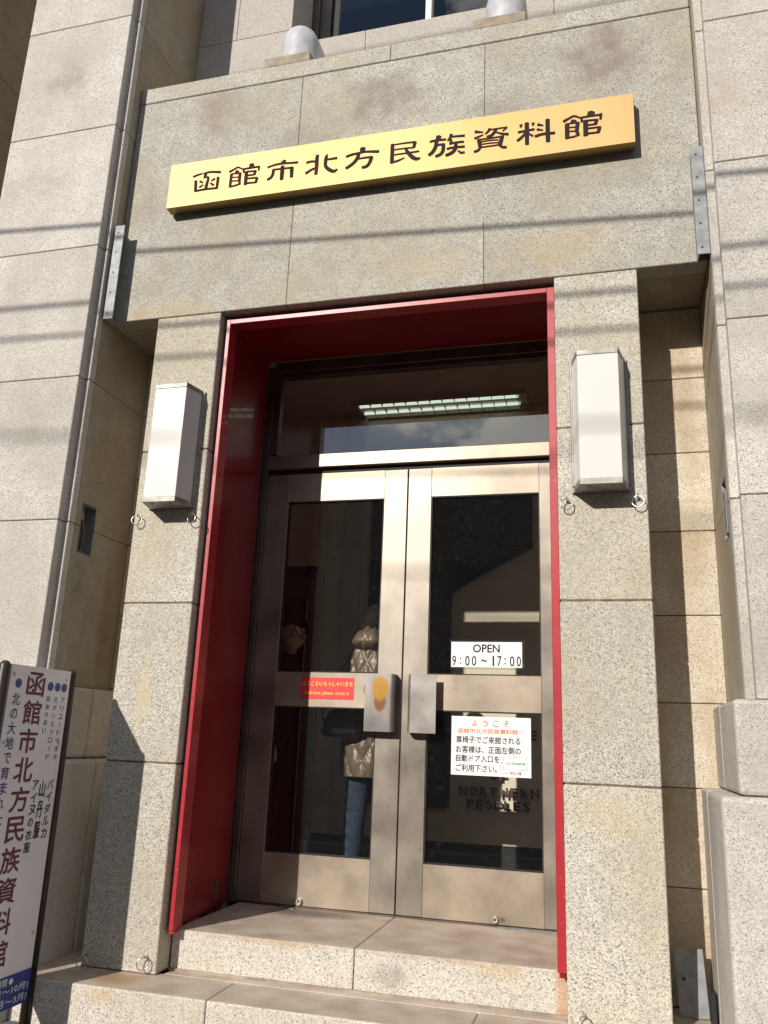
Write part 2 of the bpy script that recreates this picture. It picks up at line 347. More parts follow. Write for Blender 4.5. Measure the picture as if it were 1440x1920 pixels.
def skin_mesh(J, B, sub=1, root=None):
    """grow one surface round a skeleton: J = name:(x,y,z,r), B = bones"""
    me = bpy.data.meshes.new('sk'); names = list(J); me.from_pydata([J[n][:3] for n in names], [(names.index(a), names.index(b)) for a, b in B], [])
    o = bpy.data.objects.new('sk', me); COL.objects.link(o); md = o.modifiers.new('s', 'SKIN')
    for i, n in enumerate(names):
        r = J[n][3]; me.skin_vertices[0].data[i].radius = (r, J[n][4] if len(J[n]) > 4 else r)
        me.skin_vertices[0].data[i].use_root = (n == (root or names[0]))
    md.branch_smoothing = .6
    if sub: s = o.modifiers.new('u', 'SUBSURF'); s.levels = sub
    bpy.context.view_layer.update()
    out = bpy.data.meshes.new_from_object(o.evaluated_get(bpy.context.evaluated_depsgraph_get())); bpy.data.objects.remove(o); return out
def fuse(meshes, vox=.008, smooth=2):
    bm = bmesh.new()
    for m in meshes:
        if isinstance(m, bmesh.types.BMesh): t = bpy.data.meshes.new('t'); m.to_mesh(t); m.free(); m = t
        bm.from_mesh(m)
    me = bpy.data.meshes.new('f'); bm.to_mesh(me); bm.free(); o = bpy.data.objects.new('f', me); COL.objects.link(o)
    md = o.modifiers.new('r', 'REMESH'); md.mode = 'VOXEL'; md.voxel_size = vox; md.use_smooth_shade = True
    if smooth: s = o.modifiers.new('sm', 'SMOOTH'); s.iterations = smooth; s.factor = .5
    bpy.context.view_layer.update()
    out = bpy.data.meshes.new_from_object(o.evaluated_get(bpy.context.evaluated_depsgraph_get())); bpy.data.objects.remove(o); return out
def ell(c, r, rot=None, n=24, f=None):
    bm = bmesh.new(); bmesh.ops.create_uvsphere(bm, u_segments=n, v_segments=n * 2 // 3, radius=1)
    for v in bm.verts:
        p = Vector((v.co.x * r[0], v.co.y * r[1], v.co.z * r[2]))
        if f: p = f(p, v.co.copy())
        if rot: p = rot @ p
        v.co = p + Vector(c)
    return bm
STROKES = [
  [[(-1.0849,3.8958,.0115),(-1.0563,3.904,.0109),(-1.0275,3.9085,.007)],[(-1.0222,3.9076,.0077),(-.9882,3.9112,.0115),(-.9535,3.9074,.0121),(-.9152,3.8994,.0133)],[(-1.007,3.9107,.016),(-1.0088,3.8945,.016),(-1.0127,3.8761,.0128)],[(-1.0003,3.8785,.0083),(-.988,3.8758,.0115),(-.9936,3.8375,.0153),(-.9983,3.8038,.0165)],[(-1.0652,3.867,.0153),(-1.0604,3.7972,.0159)],[(-.9275,3.8686,.0152),(-.9293,3.7949,.0133)],[(-1.064,3.7984,.0108),(-.9974,3.8011,.0102),(-.9255,3.7979,.0107)],[(-1.0395,3.8593,.0108),(-1.0193,3.847,.0083)],[(-1.0144,3.8335,.0045),(-1.0388,3.8199,.0102)],[(-.9473,3.8628,.0108),(-.9698,3.8489,.0044)],[(-.972,3.8369,.0076),(-.9523,3.8208,.0133)]],
  [[(-.8618,3.8918,.0133),(-.8343,3.9043,.0101),(-.8099,3.9137,.0095),(-.7797,3.8953,.0069)],[(-.8113,3.8922,.0189),(-.8183,3.8774,.0189)],[(-.8468,3.8755,.0152),(-.849,3.7913,.0132)],[(-.8485,3.8758,.0076),(-.7895,3.8742,.0063)],[(-.7945,3.8743,.0157),(-.795,3.824,.0144),(-.7901,3.8071,.0113)],[(-.8362,3.8522,.0057),(-.7956,3.8492,.0057)],[(-.8374,3.8289,.0063),(-.7935,3.8255,.0063)],[(-.8491,3.7931,.0082),(-.8143,3.7977,.0088),(-.7866,3.8047,.0094)],[(-.7285,3.922,.0252),(-.7284,3.9013,.0251)],[(-.7763,3.8948,.0088),(-.7728,3.8744,.0107)],[(-.7798,3.8964,.0088),(-.733,3.8974,.0088),(-.6799,3.898,.0094)],[(-.6806,3.8989,.0081),(-.6844,3.8725,.0075)],[(-.7563,3.8771,.017),(-.7565,3.7928,.0163)],[(-.7562,3.876,.0082),(-.6977,3.8729,.0063)],[(-.7028,3.8745,.0144),(-.7073,3.8494,.0119)],[(-.7473,3.8504,.0069),(-.7073,3.8501,.0069)],[(-.7455,3.8304,.0069),(-.6872,3.8275,.0069)],[(-.6879,3.8276,.0125),(-.6946,3.7973,.0118)],[(-.748,3.8015,.0081),(-.6946,3.7973,.0069)]],
  [[(-.6311,3.8835,.0106),(-.5858,3.8932,.0106),(-.5434,3.8948,.0112),(-.5041,3.891,.0105),(-.4536,3.8869,.0124)],[(-.5318,3.9136,.0168),(-.5387,3.8968,.0168)],[(-.5548,3.9156,.0044),(-.548,3.9037,.0056)],[(-.595,3.864,.0156),(-.596,3.8349,.0149),(-.6075,3.8136,.0143),(-.6264,3.8042,.013)],[(-.595,3.8633,.0093),(-.5507,3.8613,.0087),(-.5083,3.8597,.0093),(-.4791,3.8592,.0093)],[(-.4872,3.8598,.0204),(-.4844,3.7974,.016)],[(-.5422,3.8778,.018),(-.542,3.8403,.0205),(-.5421,3.7908,.0179)]],
  [[(-.4022,3.8748,.0136),(-.3807,3.8793,.0117),(-.3549,3.8761,.0111)],[(-.3401,3.915,.0148),(-.3434,3.8961,.0184),(-.3427,3.843,.0184),(-.3439,3.7923,.0159)],[(-.4032,3.8072,.0141),(-.3801,3.821,.0123),(-.3554,3.8328,.011)],[(-.2839,3.9107,.0031),(-.2906,3.8907,.0172),(-.2927,3.8453,.0171),(-.2819,3.8224,.0189),(-.2587,3.8029,.0189),(-.2394,3.7952,.0158),(-.2228,3.8057,.0085)],[(-.2834,3.8761,.0086),(-.2598,3.8767,.011),(-.2283,3.8766,.0134)]],
  [[(-.1764,3.8755,.0136),(-.1435,3.8838,.0136),(-.1006,3.8876,.0103)],[(-.0847,3.9166,.0285),(-.0873,3.8853,.0226)],[(-.0973,3.8871,.0078),(-.0709,3.8889,.011),(-.0313,3.8839,.0129),(.005,3.8777,.0148)],[(-.1055,3.8866,.0168),(-.1139,3.8545,.0174),(-.1373,3.825,.0168),(-.1742,3.8015,.0155)],[(-.112,3.8505,.0077),(-.0758,3.8518,.0097),(-.0298,3.8507,.0109)],[(-.0332,3.852,.018),(-.0431,3.8167,.0167),(-.0601,3.7956,.016),(-.0846,3.7934,.0135)]],
  [[(.0792,3.9104,.0179),(.0796,3.7926,.0184)],[(.0852,3.9057,.0064),(.1498,3.9055,.0083),(.2043,3.9033,.0095)],[(.2011,3.9038,.0184),(.1963,3.8698,.014)],[(.0896,3.8735,.0064),(.1444,3.8732,.0076),(.1989,3.8693,.0076)],[(.0907,3.842,.007),(.1454,3.8419,.0076),(.2251,3.8417,.0095)],[(.0731,3.7955,.0083),(.1114,3.8019,.0102),(.1478,3.8147,.0051)],[(.1492,3.8743,.0108),(.1678,3.8399,.0184),(.191,3.8103,.0202),(.2137,3.7963,.017),(.2326,3.8004,.0063)]],
  [[(.282,3.8893,.0114),(.3104,3.8928,.0121),(.3672,3.8898,.0114)],[(.3293,3.9175,.0255),(.3244,3.8974,.0221)],[(.3164,3.8957,.0188),(.3139,3.8573,.0181),(.2986,3.8252,.018),(.2772,3.8076,.016)],[(.3178,3.8625,.01),(.3378,3.8628,.0114),(.3611,3.8607,.012)],[(.3544,3.8619,.0167),(.3525,3.8236,.0166),(.339,3.8029,.016),(.3142,3.7948,.014)],[(.395,3.9167,.0154),(.3887,3.8945,.0133),(.3757,3.8794,.008)],[(.3936,3.9006,.0073),(.4234,3.8992,.01),(.4647,3.8957,.012)],[(.3955,3.8836,.01),(.3917,3.8553,.0146)],[(.3943,3.8607,.008),(.424,3.8612,.01),(.4602,3.8595,.0113)],[(.3733,3.8297,.0113),(.4046,3.8331,.01),(.4655,3.829,.0112)],[(.4191,3.8583,.0153),(.4179,3.8277,.0172),(.4018,3.8037,.0166),(.3674,3.7912,.0139)],[(.4313,3.8101,.0066),(.4479,3.7939,.0112),(.4659,3.7946,.0086)]],
  [[(.5186,3.9091,.0159),(.535,3.905,.0132),(.5627,3.8989,.0046)],[(.5173,3.8678,.0132),(.5352,3.8742,.0112),(.5628,3.8839,.0046)],[(.5967,3.915,.0145),(.587,3.8995,.0119),(.5709,3.8851,.0053)],[(.5967,3.9081,.0066),(.6322,3.9078,.0079),(.6853,3.9081,.0059)],[(.6837,3.9061,.0072),(.6612,3.8888,.0066)],[(.6274,3.9056,.0145),(.6162,3.8847,.0145),(.6001,3.8703,.0132),(.5807,3.8673,.0125)],[(.6291,3.8862,.0059),(.658,3.8726,.0111),(.69,3.8638,.0131)],[(.5402,3.8542,.0198),(.5471,3.8053,.0164)],[(.5321,3.8576,.0066),(.5937,3.8562,.0072),(.6676,3.8564,.0072)],[(.6596,3.857,.0164),(.6468,3.807,.0196)],[(.5533,3.8423,.0046),(.597,3.843,.0049),(.6404,3.8384,.0046)],[(.5544,3.8269,.0046),(.597,3.8263,.0049),(.6394,3.8226,.0046)],[(.5519,3.8091,.0059),(.6003,3.8082,.0059),(.6404,3.8081,.0059)],[(.5455,3.8056,.0112),(.5342,3.7924,.0118),(.5148,3.7881,.0112)],[(.6452,3.8053,.0111),(.6612,3.7912,.0117),(.6803,3.7879,.0111)]],
  [[(.7538,3.9094,.0159),(.7537,3.8925,.0062)],[(.8151,3.9095,.0152),(.8139,3.8928,.0062)],[(.7394,3.8662,.0117),(.7763,3.8683,.011),(.8214,3.8702,.0117)],[(.7834,3.9153,.0193),(.7835,3.851,.0193),(.7837,3.7853,.0171)],[(.7745,3.8546,.0103),(.7594,3.8353,.0124),(.7358,3.8156,.0145)],[(.7929,3.8493,.0076),(.8127,3.8306,.0103)],[(.8383,3.8951,.0151),(.8663,3.884,.0048)],[(.8346,3.8666,.013),(.8643,3.8564,.0048)],[(.8242,3.8258,.0137),(.8591,3.8335,.0123),(.9216,3.8302,.0129)],[(.8873,3.917,.0185),(.8871,3.8324,.0191),(.8881,3.7848,.0191)]],
  [[(.9652,3.889,.0143),(.9916,3.9028,.0109),(1.0179,3.9126,.0102),(1.0468,3.8965,.0075)],[(1.0173,3.8881,.0245),(1.0121,3.8732,.0238)],[(.9828,3.8726,.0204),(.982,3.7859,.0189)],[(.9812,3.8729,.0068),(1.0397,3.8712,.0068)],[(1.0348,3.8721,.0176),(1.0294,3.8187,.0162),(1.038,3.8034,.0122)],[(.9937,3.8488,.0061),(1.031,3.846,.0061)],[(.9933,3.826,.0061),(1.0321,3.8229,.0061)],[(.9779,3.7886,.0074),(1.0152,3.7917,.0081),(1.0412,3.7989,.0088)],[(1.1024,3.9218,.0305),(1.0979,3.9008,.0305)],[(1.0532,3.8953,.0102),(1.0552,3.8711,.0115)],[(1.0468,3.8965,.0081),(1.092,3.8979,.0081),(1.1434,3.897,.0088)],[(1.1484,3.9032,.0115),(1.1442,3.8704,.0101)],[(1.0721,3.8759,.0203),(1.0714,3.7876,.0202)],[(1.0721,3.874,.0088),(1.133,3.8713,.0067)],[(1.1266,3.8717,.0155),(1.1188,3.8449,.0135)],[(1.081,3.8467,.0061),(1.1195,3.8463,.0074)],[(1.0805,3.8271,.0061),(1.1444,3.8253,.0067)],[(1.1397,3.8261,.0148),(1.1308,3.7945,.0134)],[(1.0797,3.7978,.0074),(1.1308,3.7957,.0067)]]]
# ================================================================ THE SETTING
def struct(name, d, mat, bev=0): return prop(box(name, d, mat, None, bev), kind='structure')
struct('ground', (-400, 400, -500, 30, -.60, -.50), 'paving')
struct('pavement', (-60, 60, -4.6, 1.0, -.49, -.35), 'paving')
struct('kerb', (-60, 60, -4.76, -4.605, -.49, -.345), 'concrete', .01)
struct('road', (-60, 60, -15.8, -4.765, -.495, -.47), 'asphalt')
for i in range(12): prop(box('road_marking', (-30 + i * 5, -27 + i * 5, -10.1, -9.98, -.4695, -.466), 'paint'), kind='structure')
struct('far_pavement', (-60, 60, -20, -15.82, -.49, -.35), 'paving')
# paving slabs in front of the steps
G = .004
def slab_grid():
    t = prop(bpy.data.objects.new('paving_slabs', None), kind='structure'); COL.objects.link(t)
    for i in range(-5, 6):
        for j in range(4):
            x0 = i * .6 - .1; y0 = -1.5 + j * .4
            box('paving_slab', (x0 + G, x0 + .6 - G, y0 + G, y0 + .4 - G, -.348, -.336), 'paving', t, .003)
slab_grid()

# ---- museum building: pilasters
JZ = [1.07, 1.885, 2.676, 3.47, 4.268, 5.06, 5.855, 6.65]
def pilaster(label, poly, sidepoly, loc, mir, basex):
    t = thing('stone_pilaster', loc, label, 'pilaster', 'tall granite pilasters of the museum front')
    g = .0022
    for a, b in zip(JZ[:-1], JZ[1:]):
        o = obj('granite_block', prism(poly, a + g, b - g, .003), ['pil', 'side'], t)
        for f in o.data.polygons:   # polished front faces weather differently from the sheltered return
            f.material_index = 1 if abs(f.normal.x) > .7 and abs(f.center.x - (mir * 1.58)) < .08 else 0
    xs = [p[0] for p in poly]
    obj('mortar_core', boxbm(min(xs) + .008, max(xs) - .008, -.155, .8, -.3, 6.6), 'mortar', t)
    return t
LP = [(-2.302, -.164), (-1.579, -.164), (-1.579, -.110), (-1.551, -.110), (-1.551, 1.2), (-2.302, 1.2)]
RP = [(1.639, -.164), (2.40, -.164), (2.40, 1.2), (1.605, 1.2), (1.605, -.110), (1.639, -.110)]
g = .0022
def holed_course(t, poly, a, b, xf, sgn, hz, hy):
    """one course whose return face carries a rectangular slot: built from pieces round the slot"""
    pass
pl = thing('stone_pilaster', (-1.94, .2, -.35), 'tall pale granite pilaster left of the entrance, its inner side in shade', 'pilaster', 'tall granite pilasters of the museum front')
pr = thing('stone_pilaster', (2.0, .2, -.35), 'tall sunlit granite pilaster right of the entrance', 'pilaster', 'tall granite pilasters of the museum front')
def pilaster_blocks(t, x_out, x_in, x_ledge):
    s = 1 if x_in > x_out else -1           # +1 left pilaster
    for i, (a, b) in enumerate(zip(JZ[:-1], JZ[1:])):
        # front stone with its narrow rebate, and the deeper return stone beside the recess
        fr = [(x_out, -.164), (x_in, -.164), (x_in, -.110), (x_ledge, -.110), (x_ledge, -.060), (x_out, -.060)]
        obj('granite_block', prism(fr if s > 0 else fr[::-1], a + g, b - g, .003), 'pil', t)
        if i in (0, 1):   # courses cut by the slot z 1.75..2.01, y -.02..0.11
            zz = (a, 1.75) if i == 0 else (2.012, b)
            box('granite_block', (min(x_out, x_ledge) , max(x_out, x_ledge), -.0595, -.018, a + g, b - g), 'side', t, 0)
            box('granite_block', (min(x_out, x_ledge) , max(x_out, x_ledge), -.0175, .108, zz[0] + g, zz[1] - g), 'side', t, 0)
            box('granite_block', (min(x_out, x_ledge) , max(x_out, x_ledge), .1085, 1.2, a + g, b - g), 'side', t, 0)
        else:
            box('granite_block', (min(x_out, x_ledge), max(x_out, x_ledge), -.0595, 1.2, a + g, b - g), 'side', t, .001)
    # stepped base courses
    bi = x_ledge + s * .062; bo = x_out - s * .06
    def rng(a, b): return (min(a, b), max(a, b))
    box('base_block', (*rng(bo, bi), -.240, .198, .722, 1.066), 'pil', t, .016, 2)
    box('base_block', (*rng(bo, bi), .202, .9, .722, 1.066), 'pil', t, .01, 1)
    bi2 = x_ledge + s * .133; bo2 = x_out - s * .12
    box('base_block', (*rng(bo2, bi2), -.300, .198, -.38, .718), 'pil', t, .018, 2)
    box('base_block', (*rng(bo2, bi2), .202, .9, -.38, .718), 'pil', t, .01, 1)
    c = (x_out + s * .01, x_in - s * .012)
    obj('mortar_core', boxbm(*rng(*c), -.155, -.03, 1.0, 6.6), 'mortar', t)
    obj('mortar_core', boxbm(*rng(x_out + s * .01, x_ledge - s * .008), .118, 1.15, 1.0, 6.6), 'mortar', t)
    obj('mortar_core', boxbm(*rng(x_out + s * .01, x_ledge - s * .10), -.03, .118, 1.0, 6.6), 'mortar', t)
    obj('mortar_core', boxbm(*rng(bo + s * .02, bi - s * .02), -.22, .85, -.2, 1.05), 'mortar', t)
pilaster_blocks(pl, -2.302, -1.579, -1.551)
pilaster_blocks(pr, 2.42, 1.639, 1.605)
po = thing('stone_pilaster', (-3.0, .2, -.35), 'shaded side of the next granite pilaster, at the far left edge', 'pilaster', 'tall granite pilasters of the museum front')
for a, b in zip(JZ[:-1], JZ[1:]): box('granite_block', (-3.5, -2.72, -.164, 1.2, a + g, b - g), 'side', po, .003)
obj('mortar_core', boxbm(-3.49, -2.728, -.15, 1.15, 0, 6.6), 'mortar', po)
fw = prop(bpy.data.objects.new('bay_wall', None), kind='structure'); COL.objects.link(fw)
for a, b in zip(JZ[:-1], JZ[1:]): box('granite_block', (-2.72, -2.302, .565, .7, a + g, b - g), 'upper', fw, .002)

# ---- back wall of the recess, small courses beside the pillars
rw = prop(bpy.data.objects.new('recess_wall', None), kind='structure'); COL.objects.link(rw)
BZ = [-.166, .300, .712, 1.08, 1.48, 1.886, 2.282, 2.677, 3.064]
for x0, x1 in ((-1.55, -.955), (.965, 1.604)):
    for a, b in zip(BZ[:-1], BZ[1:]): box('granite_block', (x0, x1, .436, .56, a + g, b - g), 'back', rw, .003)
    obj('mortar_core', boxbm(x0 + .005, x1 - .005, .444, .82, -.3, 3.06), 'mortar', rw)
# ---- upper wall above the porch block
uw = prop(bpy.data.objects.new('upper_wall', None), kind='structure'); COL.objects.link(uw)
ub = [(-1.55, -.852, 4.645, 5.51), (-1.55, -1.262, 5.51, 6.4), (-1.262, -.852, 5.51, 6.4), (-.852, -.32, 4.645, 5.385), (-.32, .9, 4.645, 5.385), (.9, 1.604, 4.645, 5.385), (.98, 1.604, 5.385, 6.4)]
for x0, x1, z0, z1 in ub: box('granite_block', (x0 + .0015, x1 - .0015, .565, .95, z0 + .0015, z1 - .0015), 'upper', uw, .002)
obj('mortar_core', boxbm(-1.545, -.857, .573, 1.0, 4.6, 6.35), 'mortar', uw); obj('mortar_core', boxbm(.985, 1.6, .573, 1.0, 4.6, 6.35), 'mortar', uw)
obj('mortar_core', boxbm(-.857, .985, .573, 1.0, 4.6, 5.378), 'mortar', uw)

# ---- the porch: two pillars and the lintel
pt = thing('stone_porch', (0, .2, -.166), 'speckled granite porch: two square pillars under a deep lintel carrying the gold sign', 'porch')
for x0, x1, zs in ((-1.246, -.868, [-.166, .723, 1.48, 2.281, 3.066]), (.900, 1.285, [-.166, .723, 1.48, 2.281, 3.066])):
    for a, b in zip(zs[:-1], zs[1:]): obj('pillar_block', prism([(x0, 0), (x1, 0), (x1, .43), (x0, .43)] if False else ([(x0, 0), (x1, 0), (x1, .118), (x1 - .10, .118), (x1 - .10, .43), (x0, .43)] if x0 < 0 else [(x0, 0), (x1, 0), (x1, .43), (x0 + .06, .43), (x0 + .06, .118), (x0, .118)]), a + .0035, b - .0035, .004), 'portal', pt)
    obj('mortar_core', boxbm(x0 + .006, x1 - .006, .006, .112, -.16, 3.06), 'mortar', pt); obj('mortar_core', boxbm(x0 + (.006 if x0 < 0 else .066), x1 - (.106 if x0 < 0 else .006), .1125, .425, -.16, 3.06), 'mortar', pt)
for x0, x1 in ((-1.549, -.4935), (-.4935, .5565), (.5565, 1.603)):
    box('lintel_slab', (x0 + .001, x1 - .001, 0, .11, 3.068, 4.531), 'lintel', pt, .003)
for x0, x1 in ((-1.549, -.96), (.965, 1.603)):
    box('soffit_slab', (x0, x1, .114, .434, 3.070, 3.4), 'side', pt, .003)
for x0, x1 in ((-1.549, .0245), (.0255, 1.603)):
    box('coping_slab', (x0 + .001, x1 - .001, -.002, .56, 4.535, 4.643), 'lintel', pt, .004)
obj('mortar_core', boxbm(-1.54, 1.595, .006, .55, 3.20, 4.60), 'mortar', pt)
obj('mortar_core', boxbm(-1.54, -.96, .02, .43, 3.09, 3.25), 'mortar', pt); obj('mortar_core', boxbm(.97, 1.59, .02, .43, 3.09, 3.25), 'mortar', pt)
# white lime run below the sign along the right lintel joint
r0 = random.Random(3); pts = [(.5565 + r0.uniform(-.0022, .0022) + (.005 if k in (6, 7) else 0), -.0004, 3.66 - k * .0125) for k in range(20)]
obj('lime_run', tube(pts, [.0008 + .0014 * r0.random() * (1 - k / 26) for k in range(20)], 5), 'paper', pt)

obj('scratch', tube([(.985, -.0003, .372), (.992, -.0006, .30), (1.008, -.0003, .235), (1.013, -.0002, .195)], [.0006, .0016, .0012, .0005], 5), 'paper', pt)
# ---- steps
st = thing('entrance_steps', (0, -.1, -.35), 'two worn granite steps leading up to the bronze doors', 'steps')
def stair(x0, x1, y0, y1, z0, z1, riser=True):
    bm = boxbm(x0, x1, y0, y1, z0, z1, .007, seg=2); o = obj('step_slab', bm, ['step', 'tread'], st)
    for f in o.data.polygons: f.material_index = 1 if f.normal.z > .8 else 0
stair(-.867, -.0005, .118, .90, -.166, 0); stair(.0025, .898, .118, .90, -.166, 0)
for x0, x1 in ((-1.416, -.5085), (-.5055, .5475), (.5505, 1.468)): stair(x0, x1, -.231, -.005 if 0 else .048, -.352, -.166)
stair(-.855, .899, .0495, .1135, -.352, -.166); stair(-1.416, -1.2475, .0495, .434, -.352, -.166); stair(1.287, 1.468, .0495, .434, -.352, -.166)
box('mortar_line', (-.865, .897, .106, .116, -.167, -.158), 'concrete', st, 0)
# ---- red surround
rd = thing('red_door_surround', (0, .1, 0), 'glossy red painted metal surround lining the doorway', 'door surround')
box('front_lip', (-.853, -.831, .050, .135, .006, 3.042), 'redlip', rd, .0015)
box('front_lip', (.861, .897, .050, .135, .006, 3.042), 'redlip', rd, .002)
box('front_lip', (-.8305, .8605, .050, .135, 3.016, 3.041), 'redlip', rd, .0015)
box('rear_closer', (-.885, -.8535, .121, .134, .001, 3.064), 'rubber', rd, 0); box('rear_closer', (-.853, .897, .121, .134, 3.0425, 3.066), 'rubber', rd, 0)
obj('side_panel', prism([(-.868, .135), (-.924, .80), (-.945, .80), (-.945, .135)], .001, 3.185, .0), 'red', rd)
obj('side_panel', prism([(.892, .135), (.93, .135), (.94, .80), (.922, .80)], .001, 3.185, .0), 'red', rd)
obj('top_panel', prism([(.135, 3.062), (.80, 3.146), (.80, 3.19), (.135, 3.19)], -.94, .935, 0, 'X'), 'red', rd)
box('torn_sealant', (-.853, -.828, .052, .11, -.010, .0055), 'redlip', rd, .004); box('torn_sealant', (.868, .892, .056, .11, -.014, .0055), 'red', rd, .004)
box('corner_hinge', (-.868, -.860, .20, .212, .02, .06), 'darkbronze', rd, .001); box('corner_hinge', (-.909, -.905, .62, .65, .03, .13), 'darkbronze', rd, .001)

# ---- bronze door frame with transom window
df = thing('door_frame', (0, .85, 0), 'dark bronze frame holding the double doors, with a glazed transom above', 'door frame')
box('frame_post', (-.926, -.884, .815, .90, 0, 3.12), 'darkbronze', df, .003); box('frame_post', (.905, .945, .815, .90, 0, 3.12), 'darkbronze', df, .003)
box('head_rail', (-.884, .905, .81, .90, 3.075, 3.145), 'darkbronze', df, .003)
box('glazing_bead', (-.884, -.840, .826, .88, 2.532, 3.074), 'darkbronze', df, .002); box('glazing_bead', (.862, .905, .826, .88, 2.532, 3.074), 'darkbronze', df, .002)
box('glazing_bead', (-.839, .861, .828, .88, 3.045, 3.0745), 'darkbronze', df, .002)
box('transom_bar', (-.884, .905, .795, .89, 2.43, 2.514), 'bar', df, .004); box('shadow_gap', (-.884, .905, .83, .88, 2.402, 2.4295), 'rubber', df, 0)
box('transom_glass', (-.839, .861, .842, .848, 2.515, 3.044), 'tglass', df, 0)
box('threshold_plate', (-.62, -.53, .772, .812, .0005, .004), 'chrome', df, .001); box('threshold_plate', (.53, .83, .785, .815, .0005, .006), 'zinc', df, .001)
box('threshold_strip', (-.884, .905, .816, .89, .0006, .008), 'darkbronze', df, .001)

def handle_bm(x0, x1, s):
    """a bent sheet pull: front plate, rounded edge towards the meeting line, return to the door"""
    r = .022; t = .006; pts = []
    xo, xi = (x0, x1) if s > 0 else (x1, x0)      # xi = edge at the meeting line
    out = [(xo, .754)]; 
    for k in range(7):
        a = math.pi / 2 * k / 6; out.append((xi - s * r + s * r * math.sin(a), .754 + r - r * math.cos(a)))
    out.append((xi, .824))
    inn = [(xi - s * t, .824)]
    for k in range(6, -1, -1):
        a = math.pi / 2 * k / 6; inn.append((xi - s * r + s * (r - t) * math.sin(a), .754 + r - (r - t) * math.cos(a)))
    inn += [(xo + s * .0, .760)]
    inn2 = inn[:-1] + [(xo, .760)]
    return prism(out + inn2, .908, 1.212, 0)
def door(label, x0, x1, gx0, gx1, hx0, hx1, s):
    t = thing('bronze_door', ((x0 + x1) / 2, .84, 0), label, 'door', 'pair of bronze entrance doors')
    y0, y1 = .824, .866
    box('stile', (x0, gx0, y0, y1, .010, 2.399), 'stile', t, .0025); box('stile', (gx1, x1, y0, y1, .010, 2.399), 'stile', t, .0025)
    box('top_rail', (gx0, gx1, y0 + .0012, y1, 2.226, 2.399), 'rail', t, .001); box('middle_rail', (gx0, gx1, y0 + .0012, y1, 1.030, 1.219), 'rail', t, .001)
    box('bottom_rail', (gx0, gx1, y0 + .0012, y1, .010, .261), 'rail', t, .001)
    for z0, z1 in ((.261, 1.030), (1.219, 2.226)):
        box('glass_pane', (gx0 + .004, gx1 - .004, .842, .848, z0 + .004, z1 - .004), 'glass', t, 0)
        bm = boxbm(gx0, gx0 + .006, y0 + .004, y1 - .004, z0, z1); boxbm(gx1 - .006, gx1, y0 + .004, y1 - .004, z0, z1, bm=bm); boxbm(gx0 + .006, gx1 - .006, y0 + .004, y1 - .004, z0, z0 + .006, bm=bm); boxbm(gx0 + .006, gx1 - .006, y0 + .004, y1 - .004, z1 - .006, z1, bm=bm)
        obj('gasket', bm, 'rubber', t)
    o = obj('pull_handle', handle_bm(hx0, hx1, s), 'grip', t)
    lx = -.517 if s > 0 else .512
    lk = obj('floor_lock', cyl((lx, .806, .034), .014, .02, 'Y', 20), 'chrome', t, False)
    k = obj('keyhole', cyl((lx, .8045, .034), .006, .002, 'Y', 12), 'black', lk)
    obj('lock_rose', cyl((lx + (-.032 if s > 0 else .034), .8205, .035), .012, .005, 'Y', 20), 'stile', t)
    obj('pivot_pin', cyl((lx + (-.032 if s > 0 else .034), .819, .035), .004, .002, 'Y', 10), 'black', t)
    return t
door('left bronze glazed door with the red welcome label and the rust-stained handle', -.882, -.003, -.737, -.141, -.187, -.024, 1)
door('right bronze glazed door carrying the opening hours card and the white notice', .003, .900, .141, .750, .049, .205, -1)

# ---- stickers
def card(name, label, cat, x0, x1, z0, z1, y, mat, th=.0012):
    t = thing(name, ((x0 + x1) / 2, y, z0), label, cat); box('card', (x0, x1, y - th, y, z0, z1), mat, t, 0); return t
def lines(t, name, mat, items, x0, z1, w, h, y, bold=0.0):
    for s, a, b, c, d, *bo in items:
        bm = bmesh.new(); text_into(bm, s, (x0, y, z1), (1, 0, 0), (0, 0, 1), a * w, b * w, -d * h, -c * h, bo[0] if bo else bold, .0006)
        obj(name, bm, mat, t)
c1 = card('opening_hours_card', 'white card in clear laminate reading OPEN 9:00 to 17:00 on the right door', 'card', .268, .650, 1.262, 1.397, .8395, 'paper')
bm = boxbm(.262, .664, .8396, .8404, 1.250, 1.408); obj('laminate', bm, 'film', c1)
lines(c1, 'lettering', 'brownink', [('OPEN', .31, .69, .09, .42, .03), ('9', .015, .07, .55, .95, .015), (':', .125, .145, .62, .88, .02), ('0', .20, .265, .55, .95, .015), ('0', .295, .36, .55, .95, .015), ('~', .43, .505, .68, .80, .05), ('1', .588, .612, .55, .95, .0), ('7', .655, .715, .55, .95, .015), (':', .755, .775, .62, .88, .02), ('0', .83, .895, .55, .95, .015), ('0', .925, .985, .55, .95, .015)], .268, 1.397, .382, .135, .8383)
c2 = card('wheelchair_notice', 'white notice with orange heading and black Japanese text on the lower right pane', 'notice', .276, .693, .706, 1.004, .8395, 'paper')
lines(c2, 'heading', 'orange', [(ch, .26 + i * .133, .26 + i * .133 + .075, .06, .165) for i, ch in enumerate('ようこそ')] + [('函館市北方民族資料館へ', .085, .915, .205, .29)], .276, 1.004, .417, .298, .8383, .02)
lines(c2, 'lettering', 'black', [('車椅子でご来館される', .06, .87, .335, .46), ('お客様は、正面左側の', .06, .875, .50, .625), ('自動ドア入口を', .06, .61, .655, .775), ('ご利用下さい。', .06, .58, .815, .94)], .276, 1.004, .417, .298, .8383, .022)
lines(c2, 'place_name', 'green', [('北方民族資料館', .69, .93, .75, .80)], .276, 1.004, .417, .298, .8383, .01)
lines(c2, 'position_mark', 'crimson', [('現在位置', .74, .88, .91, .96)], .276, 1.004, .417, .298, .8383, .01)
